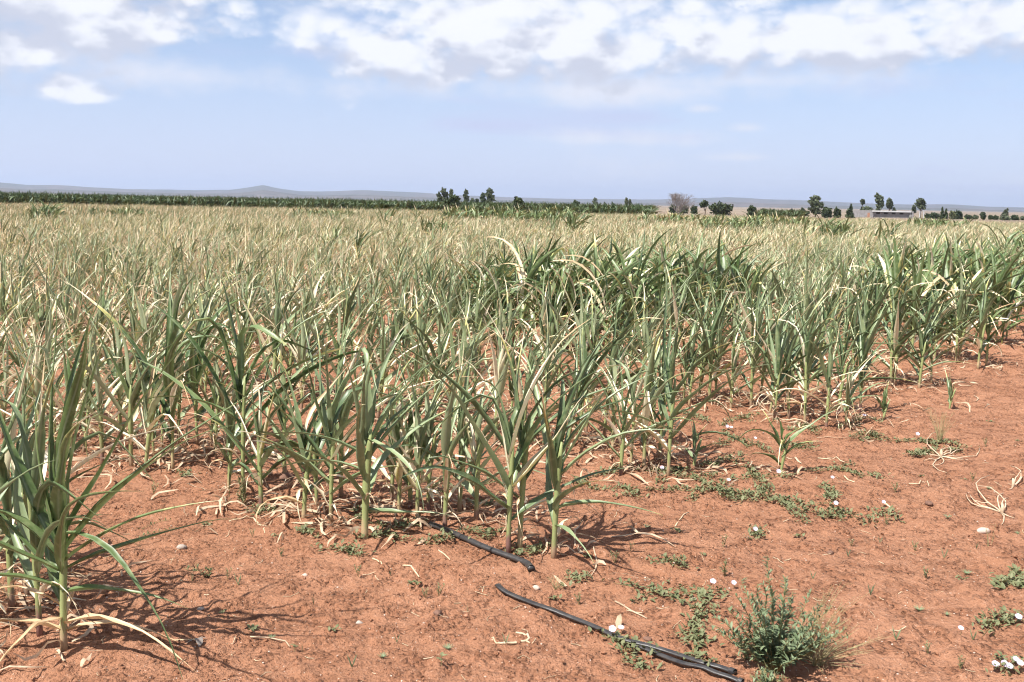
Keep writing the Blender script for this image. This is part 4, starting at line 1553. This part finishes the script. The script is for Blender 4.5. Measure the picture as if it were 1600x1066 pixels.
# ------------------------------------------------------------------ weeds
def leaflet(c, d, up, L, w, bend=0.0):
    """pointed leaf of 4 quads"""
    d = np.asarray(d, float)
    d = d / np.linalg.norm(d)
    s = np.cross(d, up)
    s /= np.linalg.norm(s) + 1e-9
    n = np.cross(s, d)
    t = np.array([0, 0.35, 0.7, 1.0])
    ww = np.array([0.15, 1.0, 0.75, 0.05]) * w / 2
    mid = c + d * (t * L)[:, None] - np.array([0, 0, 1]) * (bend * L * t ** 2)[:, None]
    V = np.stack([mid - s * ww[:, None] + n * (ww * 0.35)[:, None], mid, mid + s * ww[:, None] + n * (ww * 0.35)[:, None]], 1).reshape(-1, 3)
    i = np.arange(3)[:, None] * 3
    j = np.arange(2)[None]
    return V, np.stack([i + j, i + j + 1, i + 4 + j, i + 3 + j], -1).reshape(-1, 4)


def bushy_weed(label, px, py, H, Wd, nst, seed, mat, cat='weed', lean=0.0, leafL=0.026, name='bushy_weed'):
    rg = np.random.default_rng(seed)
    x, y, z = at(px, py)
    e = bpy.data.objects.new(name, None)
    col.objects.link(e)
    e.location = (x, y, z)
    tag(e, label, cat)
    st, lf = MB(), MB()
    up = np.array([0, 0, 1.0])
    for k in range(nst):
        a = rg.uniform(0, 6.28)
        out = (rg.random() ** 0.7) * Wd / 2
        h = H * (1.0 - 0.55 * (out / (Wd / 2)) ** 1.6) * rg.uniform(0.5, 1.05)
        tip = np.array([math.cos(a) * out + lean, math.sin(a) * out * 0.8, h])
        t = np.linspace(0, 1, 7)
        P = np.stack([tip[0] * t ** 1.2, tip[1] * t ** 1.2, tip[2] * t - 0.005], -1) + rg.normal(0, 0.004, (7, 3))
        P[:, :2] += np.array([math.cos(a), math.sin(a)]) * 0.012
        st.add(*tube(P, np.linspace(0.0026, 0.0010, 7), 4, cap=False)[:2])
        nl = int(h / 0.0115)
        for q in range(nl):
            tt = 0.22 + 0.78 * q / nl
            c = np.array([np.interp(tt, t, P[:, i_]) for i_ in range(3)])
            aa = rg.uniform(0, 6.28)
            d = np.array([math.cos(aa), math.sin(aa), rg.uniform(0.35, 1.3)])
            L = leafL * rg.uniform(0.7, 1.25) * (0.65 + 0.5 * math.sin(math.pi * min(1, tt + 0.12)))
            lf.add(*leaflet(c, d, up, L, L * 0.22, rg.uniform(0, 0.4)))
            for _ in range(2):
                lf.add(*leaflet(c, d + rg.normal(0, 0.5, 3), up, L * 0.9, L * 0.2, 0.1))
    ob('stems', st.mesh('stems', WEED_STEM), e)
    ob('foliage', lf.mesh('foliage', mat), e)
    return e


bw = bushy_weed('large bushy blue-green weed on bare soil at the end of the drip tape', 1212, 1048, 0.44, 0.50, 46, 5, WEED_BLUE, leafL=0.038)
bushy_weed('small leafy weed sprouting at the foot of the bushy weed by the tape end', 1200, 1072, 0.10, 0.16, 16, 6, WEED_BLUE, name='low_weed')
bushy_weed('low leafy weed hugging the near side of the bushy weed', 1172, 1030, 0.12, 0.12, 10, 16, WEED_BLUE, name='low_weed')
bushy_weed('small upright dark leafy weed alone on the soil below the creeping legume', 325, 902, 0.115, 0.05, 4, 7, WEED, name='upright_weed')
bushy_weed('short leaning companion of the upright dark leafy weed', 306, 893, 0.055, 0.05, 3, 8, WEED, name='upright_weed', lean=-0.02)
bushy_weed('tall leafy weed climbing at the foot of the broad-leaved maize', 382, 788, 0.24, 0.07, 6, 9, WEED, name='upright_weed')
bushy_weed('leafy weed upright beside bindweed left of the bushy weed', 1128, 900, 0.10, 0.03, 2, 10, WEED, name='upright_weed')


def grass_tuft(label, px, py, H, Wd, n, seed, mat, name='dry_grass_tuft', lean=0.3):
    rg = np.random.default_rng(seed)
    x, y, z = at(px, py)
    mb = MB()
    for k in range(n):
        a = rg.uniform(0, 6.28)
        o = rg.random() * Wd
        h = H * rg.uniform(0.4, 1.0)
        t = np.linspace(0, 1, 5)
        P = np.stack([(math.cos(a) * o + lean * h) * t ** 1.4 + math.cos(a) * 0.01, math.sin(a) * o * t ** 1.4, h * t * (1 - 0.15 * t) - 0.004], -1)
        mb.add(*tube(P, np.linspace(0.0013, 0.0005, 5), 3, cap=False)[:2])
        if rg.random() < 0.35:
            for q in range(5):
                c = P[3] + (P[4] - P[3]) * q / 4
                d = rg.normal(0, 1, 3)
                d[2] = abs(d[2])
                d = d / np.linalg.norm(d) * rg.uniform(0.01, 0.04)
                mb.add(*tube([c, c + d], [0.0005, 0.0003], 3, cap=False)[:2])
    o = ob(name, mb.mesh(name, mat), None, (x, y, z))
    tag(o, label, 'grass')
    return o


GRASSY = flat('dry_grass', (0.30, 0.27, 0.13), (0.42, 0.35, 0.19), 30, 0.8, 0.2, transl=0.1)
grass_tuft('thin yellowing grass tuft leaning out from behind the bushy weed', 1262, 1030, 0.36, 0.10, 46, 1, GRASSY, lean=0.35)
grass_tuft('low sprawling dry grass at the right foot of the bushy weed', 1275, 1040, 0.14, 0.22, 60, 2, GRASSY, lean=0.5)
grass_tuft('wispy dry grass tuft behind the sprawling root clump', 1468, 692, 0.30, 0.13, 42, 3, GRASSY, lean=0.02)
grass_tuft('single stiff grass sprig beside the pale crusty stone', 1546, 852, 0.14, 0.02, 7, 4, GRASSY, lean=0.02)
grass_tuft('little dry grass wisp between the two drip tape pieces', 870, 922, 0.08, 0.06, 16, 5, GRASSY, lean=0.0)


def flower(parent, dx, dy, dz, r, tilt):
    k = 10
    a = np.arange(k) / k * 2 * math.pi
    rr_ = r * (1 + 0.05 * np.cos(5 * a))
    ring = np.stack([np.cos(a) * rr_, np.sin(a) * rr_, np.full(k, r * 0.42)], -1)
    ring2 = np.stack([np.cos(a) * r * 0.45, np.sin(a) * r * 0.45, np.full(k, r * 0.16)], -1)
    V = np.concatenate([[[0, 0, -r * 0.5]], ring2, ring])
    T = [(0, 1 + q, 1 + (q + 1) % k) for q in range(k)]
    Q = [(1 + q, 1 + k + q, 1 + k + (q + 1) % k, 1 + (q + 1) % k) for q in range(k)]
    ct, stt = math.cos(tilt), math.sin(tilt)
    V = np.stack([V[:, 0], V[:, 1] * ct - V[:, 2] * -stt * -1, V[:, 1] * stt + V[:, 2] * ct], -1)
    o = ob('flower', new_mesh('flower', V, [np.array(Q), np.array(T)], PETAL), parent, (dx, dy, dz))
    Vp, Qp, Tp = tube([(0, 0, -dz + 0.006), (0.004, 0, -dz * 0.5), (0, 0, -r * 0.3)], 0.0011, 4)
    ob('flower_stem', new_mesh('flower_stem', Vp, [Qp, Tp], WEED_STEM), o)


def bindweed(px, py, runs, seed, flowers=(), label=None, group=None, density=1.0, big=1.0):
    rg = np.random.default_rng(seed)
    x, y, z = at(px, py)
    e = bpy.data.objects.new('bindweed_plant', None)
    col.objects.link(e)
    e.location = (x, y, z)
    tag(e, label, 'bindweed', group)
    st, lf = MB(), MB()
    up = np.array([0, 0, 1.0])
    for (tx, ty) in runs:
        ex, ey, ez = at(px + tx, py + ty)
        L = math.hypot(ex - x, ey - y)
        k = max(5, int(L / 0.04))
        t = np.linspace(0, 1, k)
        wob = np.cumsum(rg.normal(0, 0.012, k)) * np.sin(np.pi * t)
        nx, ny = -(ey - y) / (L + 1e-6), (ex - x) / (L + 1e-6)
        P = np.stack([(ex - x) * t + nx * wob, (ey - y) * t + ny * wob], -1)
        zz = ground_z(P[:, 0] + x, P[:, 1] + y) - z + 0.006
        P = np.column_stack([P, zz])
        st.add(*tube(P, np.linspace(0.0018, 0.0009, k), 4, cap=False)[:2])
        n = int(L / 0.0072 * density)
        for q in range(n):
            c = np.array([np.interp(rg.random(), t, P[:, i_]) for i_ in range(1)])
            tt = rg.random()
            c = np.array([np.interp(tt, t, P[:, i_]) for i_ in range(3)])
            c[:2] += rg.normal(0, 0.022, 2)
            a = rg.uniform(0, 6.28)
            d = np.array([math.cos(a), math.sin(a), rg.uniform(0.1, 1.5)])
            Lf = rg.uniform(0.016, 0.036) * big
            lf.add(*leaflet(c + np.array([0, 0, rg.uniform(0, 0.012)]), d, up, Lf, Lf * 0.48, rg.uniform(0, 0.4)))
    ob('vine', st.mesh('vine', WEED_STEM), e)
    ob('foliage', lf.mesh('foliage', WEED), e)
    for (fx, fy) in flowers:
        gx, gy, gz_ = at(px + fx, py + fy + 4)
        flower(e, gx - x, gy - y, gz_ - z + rg.uniform(0.022, 0.04), rg.uniform(0.011, 0.015), R(rg.uniform(18, 48)))
    return e


BW_G = 'bindweed without flowers creeping over the soil'
BW_L = 'green bindweed runner without flowers creeping over the red soil'
bindweed(968, 1003, [(-30, -14), (40, 18), (70, 26), (30, 40), (55, 45)], 1, [(-12, -3), (2, -14)], 'bindweed with two white flowers trailing over the drip tape', density=1.2)
bindweed(1110, 935, [(-50, 0), (30, -10), (-20, 30), (10, 25), (-60, -15)], 2, [(3, -12), (36, -19)], 'bindweed with two pale flowers beside the bushy weed', density=1.2)
bindweed(1085, 985, [(0, -50), (-25, 20), (20, 30), (30, -30), (-10, 55), (35, 60)], 3, (), BW_L, BW_G, 1.4)
bindweed(1020, 925, [(-60, -12), (50, 12), (-30, 12), (70, 30)], 4, (), BW_L, BW_G, 1.3)
bindweed(1585, 965, [(-60, 15), (30, 0), (-50, 30), (-20, 20)], 5, [(5, 6), (-85, 26)], 'bindweed with two lilac flowers reaching across soil below a leafy patch', density=1.3)
bindweed(1578, 1040, [(-20, -10), (25, -10), (-8, 20), (20, 10)], 6, [(-24, 6), (-10, 2), (8, -3), (14, 8), (-2, 9)], 'bindweed bearing a cluster of five large lilac-white flowers', density=1.3)
bindweed(1580, 915, [(-30, -12), (30, 12), (10, -20), (-20, 8)], 7, (), 'patch of larger-leaved bindweed without flowers beside the bare soil', None, 1.6, 1.3)
bindweed(1120, 765, [(-70, -20), (60, 15), (-110, 5), (40, 25), (80, 20), (-40, 20)], 8, [(18, -14 + 3)], 'dense bindweed mat in front of the leaning maize', density=1.9)
bindweed(1220, 780, [(-90, -10), (60, 15), (40, 40), (80, 30), (-30, -20)], 9, (), BW_L, BW_G, 2.0)
bindweed(1180, 745, [(-60, 12), (60, 0), (-30, -20), (20, 25)], 10, [(36, -5)], 'bindweed with a white flower at the foot of the small two-leaved maize', density=1.6)
bindweed(1060, 738, [(-70, -5), (40, 15), (-30, 18), (60, 10)], 11, [(-26, -3)], 'bindweed with one flower under the leaning maize', density=1.8)
bindweed(1180, 836, [(-14, 6), (14, -4), (-4, -8)], 12, [(0, -6)], 'tiny bindweed with a single white flower on open soil', density=1.5)
bindweed(1305, 800, [(-18, 14), (16, 16), (46, 22)], 13, [(0, -5)], 'bindweed sprig with one white flower at the end of the dense strip', density=1.8)
bindweed(1300, 770, [(0, 22), (-8, -12), (10, 14)], 14, [(0, -18)], 'upright bindweed sprig with a white flower on top', density=1.8)
bindweed(1150, 690, [(-30, 10), (40, 8), (60, 20), (-16, -14)], 15, [(-14, -22), (-8, -18), (30, -4)], 'bindweed with three pale flowers behind the dense mat', density=1.2)
bindweed(1350, 655, [(-40, 12), (25, 8)], 16, [(0, -3)], 'bindweed with one pale flower between stunted maize plants', density=1.2)
bindweed(1435, 690, [(-70, 0), (30, 10), (60, 4), (75, 12)], 17, [(-2, -8)], 'bindweed with one pale flower beside the wispy grass', density=1.6)
bindweed(1385, 800, [(-30, 20), (10, 14)], 18, [(-5, -12)], 'sparse bindweed with one white flower on the open soil', density=1.2)
bindweed(1310, 735, [(-50, 0), (40, 12), (80, 14), (20, -6)], 19, (), BW_L, BW_G, 1.3)
for k, (px, py) in enumerate([(1245, 700), (1160, 655), (1070, 650), (960, 740), (920, 760), (540, 860), (600, 838), (690, 850), (760, 835), (830, 860), (470, 835),
                              (760, 790), (880, 700), (990, 770), (1265, 670), (1420, 715), (1500, 705), (400, 800), (300, 745), (905, 905), (1040, 880), (640, 820), (730, 760),
                              (560, 810), (1370, 680), (1130, 720)]):
    rg = random.Random(k)
    runs = [(rg.uniform(-45, 45), rg.uniform(-12, 12)) for _ in range(4)]
    if px < 860:
        lb, gb_ = 'small bindweed tuft without flowers at the foot of the maize along the tape', 'bindweed tufts under the maize along the tape'
    elif py < 780:
        lb, gb_ = 'small bindweed tuft without flowers where the beds behind the tape meet bare soil', 'bindweed tufts at the ends of the beds'
    else:
        lb, gb_ = BW_L, BW_G
    bindweed(px, py, runs, 100 + k, (), lb, gb_, 1.5)

# creeping legume with paired leaflets
x, y, z = at(205, 850)
e = bpy.data.objects.new('creeping_legume', None)
col.objects.link(e)
e.location = (x, y, z)
tag(e, 'creeping legume with a ladder of small upright leaflets in the soil gap', 'weed')
st, lf = MB(), MB()
for run in ([(205, 850), (225, 838), (250, 832), (285, 824)], [(222, 828), (245, 818), (275, 812)]):
    P = []
    for a, b in zip(run[:-1], run[1:]):
        for t in (0, 0.25, 0.5, 0.75):
            P.append(np.array(at(a[0] + (b[0] - a[0]) * t, a[1] + (b[1] - a[1]) * t)) - np.array([x, y, z]) + np.array([0, 0, 0.006]))
    st.add(*tube(P, 0.0012, 4, cap=False)[:2])
    for p in P:
        for sg in (-1, 1):
            if random.random() < 0.75:
                lf.add(*leaflet(p + np.array([0.004 * sg + random.gauss(0, 0.004), random.gauss(0, 0.006), 0]), (0.35 * sg + random.gauss(0, 0.3), random.gauss(0, 0.4), 0.8), np.array([0, 1.0, 0]), random.uniform(0.010, 0.022), 0.007))
ob('stem', st.mesh('stem', WEED_STEM), e)
ob('foliage', lf.mesh('foliage', WEED), e)

# small seedlings over the open soil: five kinds, copied
protos = []
for kind in range(5):
    rg = np.random.default_rng(200 + kind)
    st, lf = MB(), MB()
    up = np.array([0, 0, 1.0])
    if kind == 0:      # two pairs of oval leaves on a stem
        st.add(*tube([(0, 0, -0.005), (0.002, 0, 0.02), (0, 0, 0.04)], 0.0012, 4, cap=False)[:2])
        for q in range(4):
            a = q * 1.57 + 0.3
            lf.add(*leaflet(np.array([0, 0, 0.02 + 0.012 * (q // 2)]), (math.cos(a), math.sin(a), 0.5), up, 0.024, 0.013, 0.2))
    elif kind == 1:    # spiky rosette
        for q in range(11):
            a = q * 2.4
            lf.add(*leaflet(np.array([0, 0, 0.0]), (math.cos(a), math.sin(a), 0.9), up, 0.03, 0.004, 0.2))
        st.add(*tube([(0, 0, -0.005), (0, 0, 0.006)], 0.0015, 4, cap=False)[:2])
    elif kind == 2:    # feathery upright
        for q in range(3):
            b = rg.normal(0, 0.012, 2)
            P = [(0, 0, -0.005), (b[0] * 0.5, b[1] * 0.5, 0.025), (b[0], b[1], 0.05)]
            st.add(*tube(P, 0.001, 4, cap=False)[:2])
            for w in range(7):
                a = rg.uniform(0, 6.28)
                t = 0.2 + 0.8 * w / 7
                lf.add(*leaflet(np.array([b[0] * t, b[1] * t, 0.05 * t]), (math.cos(a), math.sin(a), 0.8), up, 0.014, 0.005))
    elif kind == 3:    # small broad clump
        for q in range(9):
            a = rg.uniform(0, 6.28)
            lf.add(*leaflet(rg.normal(0, 0.008, 3) * np.array([1, 1, 0]) + np.array([0, 0, 0.003]), (math.cos(a), math.sin(a), rg.uniform(0.3, 1.2)), up, 0.024, 0.011, 0.3))
        st.add(*tube([(0, 0, -0.005), (0, 0, 0.01)], 0.0015, 4, cap=False)[:2])
    else:              # thin grass seedling
        for q in range(5):
            a = rg.uniform(0, 6.28)
            lf.add(*leaflet(np.array([0, 0, -0.002]), (math.cos(a) * 0.3, math.sin(a) * 0.3, 1.0), np.array([0, 1.0, 0.1]), rg.uniform(0.035, 0.06), 0.0035, 0.1))
        st.add(*tube([(0, 0, -0.005), (0, 0, 0.01)], 0.0012, 4, cap=False)[:2])
    protos.append((st.mesh('stem', WEED_STEM), lf.mesh('foliage', [WEED, WEED_BLUE, WEED, WEED, WEED_BLUE][kind])))
SLAB = ['tiny seedling with paired oval leaves on bare soil', 'tiny spiky rosette weed on bare soil', 'tiny feathery upright weed on bare soil',
        'tiny broad-leaved weed clump on bare soil', 'tiny thin grass seedling on bare soil']
SPOTS = [(460, 1018, 0), (348, 962, 0), (395, 985, 3), (425, 1000, 1), (598, 1028, 1), (550, 1043, 4), (472, 1018, 4), (690, 1040, 0), (650, 915, 3), (665, 935, 2),
         (685, 932, 2), (730, 955, 4), (790, 1010, 4), (325, 820, 3), (395, 840, 2), (430, 835, 3), (300, 905, 4), (440, 870, 2), (490, 945, 4), (372, 915, 4),
         (355, 905, 2), (1385, 820, 2), (1412, 818, 3), (1430, 862, 2), (1480, 815, 1), (1505, 750, 3), (1520, 752, 2), (1436, 955, 1), (1480, 962, 1), (1500, 905, 3),
         (1510, 898, 1), (1590, 835, 1), (1580, 905, 3), (1330, 855, 2), (1325, 870, 4), (1545, 765, 1), (1375, 850, 4), (1447, 900, 2), (1475, 872, 4), (1525, 865, 4),
         (1010, 828, 1), (1060, 832, 3), (920, 870, 3), (960, 880, 2), (985, 862, 2), (1055, 700, 2), (1400, 770, 2), (1440, 745, 3), (1590, 690, 3), (1545, 660, 3),
         (1480, 600, 4), (1540, 700, 2), (1250, 840, 3), (1270, 905, 4), (1130, 855, 2), (1100, 868, 3), (905, 945, 2), (870, 940, 3), (620, 1010, 4), (520, 985, 3),
         (1400, 1000, 4), (1450, 1020, 2), (1520, 1000, 4), (1360, 930, 4), (1500, 1045, 2), (700, 1015, 1), (610, 900, 4), (560, 900, 2), (240, 770, 2), (225, 745, 3)]
for k, (px, py, kind) in enumerate(SPOTS):
    x, y, z = at(px, py)
    e = bpy.data.objects.new('seedling', None)
    col.objects.link(e)
    e.location = (x, y, z)
    e.rotation_euler = (0, 0, k * 1.3)
    s = 0.75 + 0.6 * ((k * 37) % 11) / 11
    e.scale = (s, s, s)
    tag(e, SLAB[kind], 'seedling', ['paired-leaf seedlings', 'spiky rosettes', 'feathery weeds', 'broad-leaved weed clumps', 'grass seedlings'][kind])
    ob('stem', protos[kind][0], e)
    ob('foliage', protos[kind][1], e)

# dark dry leaf scraps on the soil
x, y, z = at(308, 1000)
V1, Q1 = ribbon([(0, 0, 0.004), (0.012, -0.015, 0.02), (0.02, -0.035, 0.012), (0.024, -0.055, 0.004)], 0.03, (0, 0, 1), 0.5)
V2, Q2 = ribbon([(0.0, 0.0, 0.006), (-0.015, -0.012, 0.012), (-0.035, -0.03, 0.004)], 0.018, (0, 0, 1), -0.4)
V3, Q3 = ribbon([(0, 0, 0.01), (0.015, 0.012, 0.012), (0.035, 0.016, 0.006)], 0.012, (0, 0, 1), 0.2)
mb = MB()
for V, Q in ((V1, Q1), (V2, Q2), (V3, Q3)):
    mb.add(V, Q)
GREYLEAF = flat('grey_dead_leaf', (0.16, 0.13, 0.11), (0.26, 0.22, 0.19), 60, 0.8)
tag(ob('dead_leaf', mb.mesh('dead_leaf', GREYLEAF), None, (x, y, z + 0.003)), 'grey folded dead leaf lying alone on the soil before the big green maize', 'dead leaf')
x, y, z = at(966, 985)
V1, Q1 = ribbon([(0, 0, -0.004), (0.0, 0.004, 0.02), (0.004, 0.004, 0.045), (0.008, 0.0, 0.06)], 0.026, (0, 1, 0), 0.7)
tag(ob('dead_leaf', new_mesh('dead_leaf', V1, [Q1], STRAW), None, (x, y, z)), 'upright pale dead leaf sticking up behind the white flowers on the tape', 'dead leaf')

# ------------------------------------------------------------------ air
mb = MB()
box(mb, -16000, 16000, -400, 16000, -6.0, 260.0)
hz = bpy.data.materials.new('haze')
hz.use_nodes = True
hz.node_tree.nodes.clear()
hn = NT(hz.node_tree)
pv = hn.new('ShaderNodeVolumePrincipled')
hn.put(pv, 'Color', (0.64, 0.76, 1.0, 1))
hn.put(pv, 'Density', 9.5e-5)
hn.put(pv, 'Anisotropy', 0.2)
ho = hn.new('ShaderNodeOutputMaterial')
hz.node_tree.links.new(pv.outputs[0], ho.inputs['Volume'])
haze = ob('haze', mb.mesh('haze', hz, smooth=False))
tag(haze, kind='stuff')
haze['label'] = 'thin blue haze over the whole plain'
haze['category'] = 'haze'
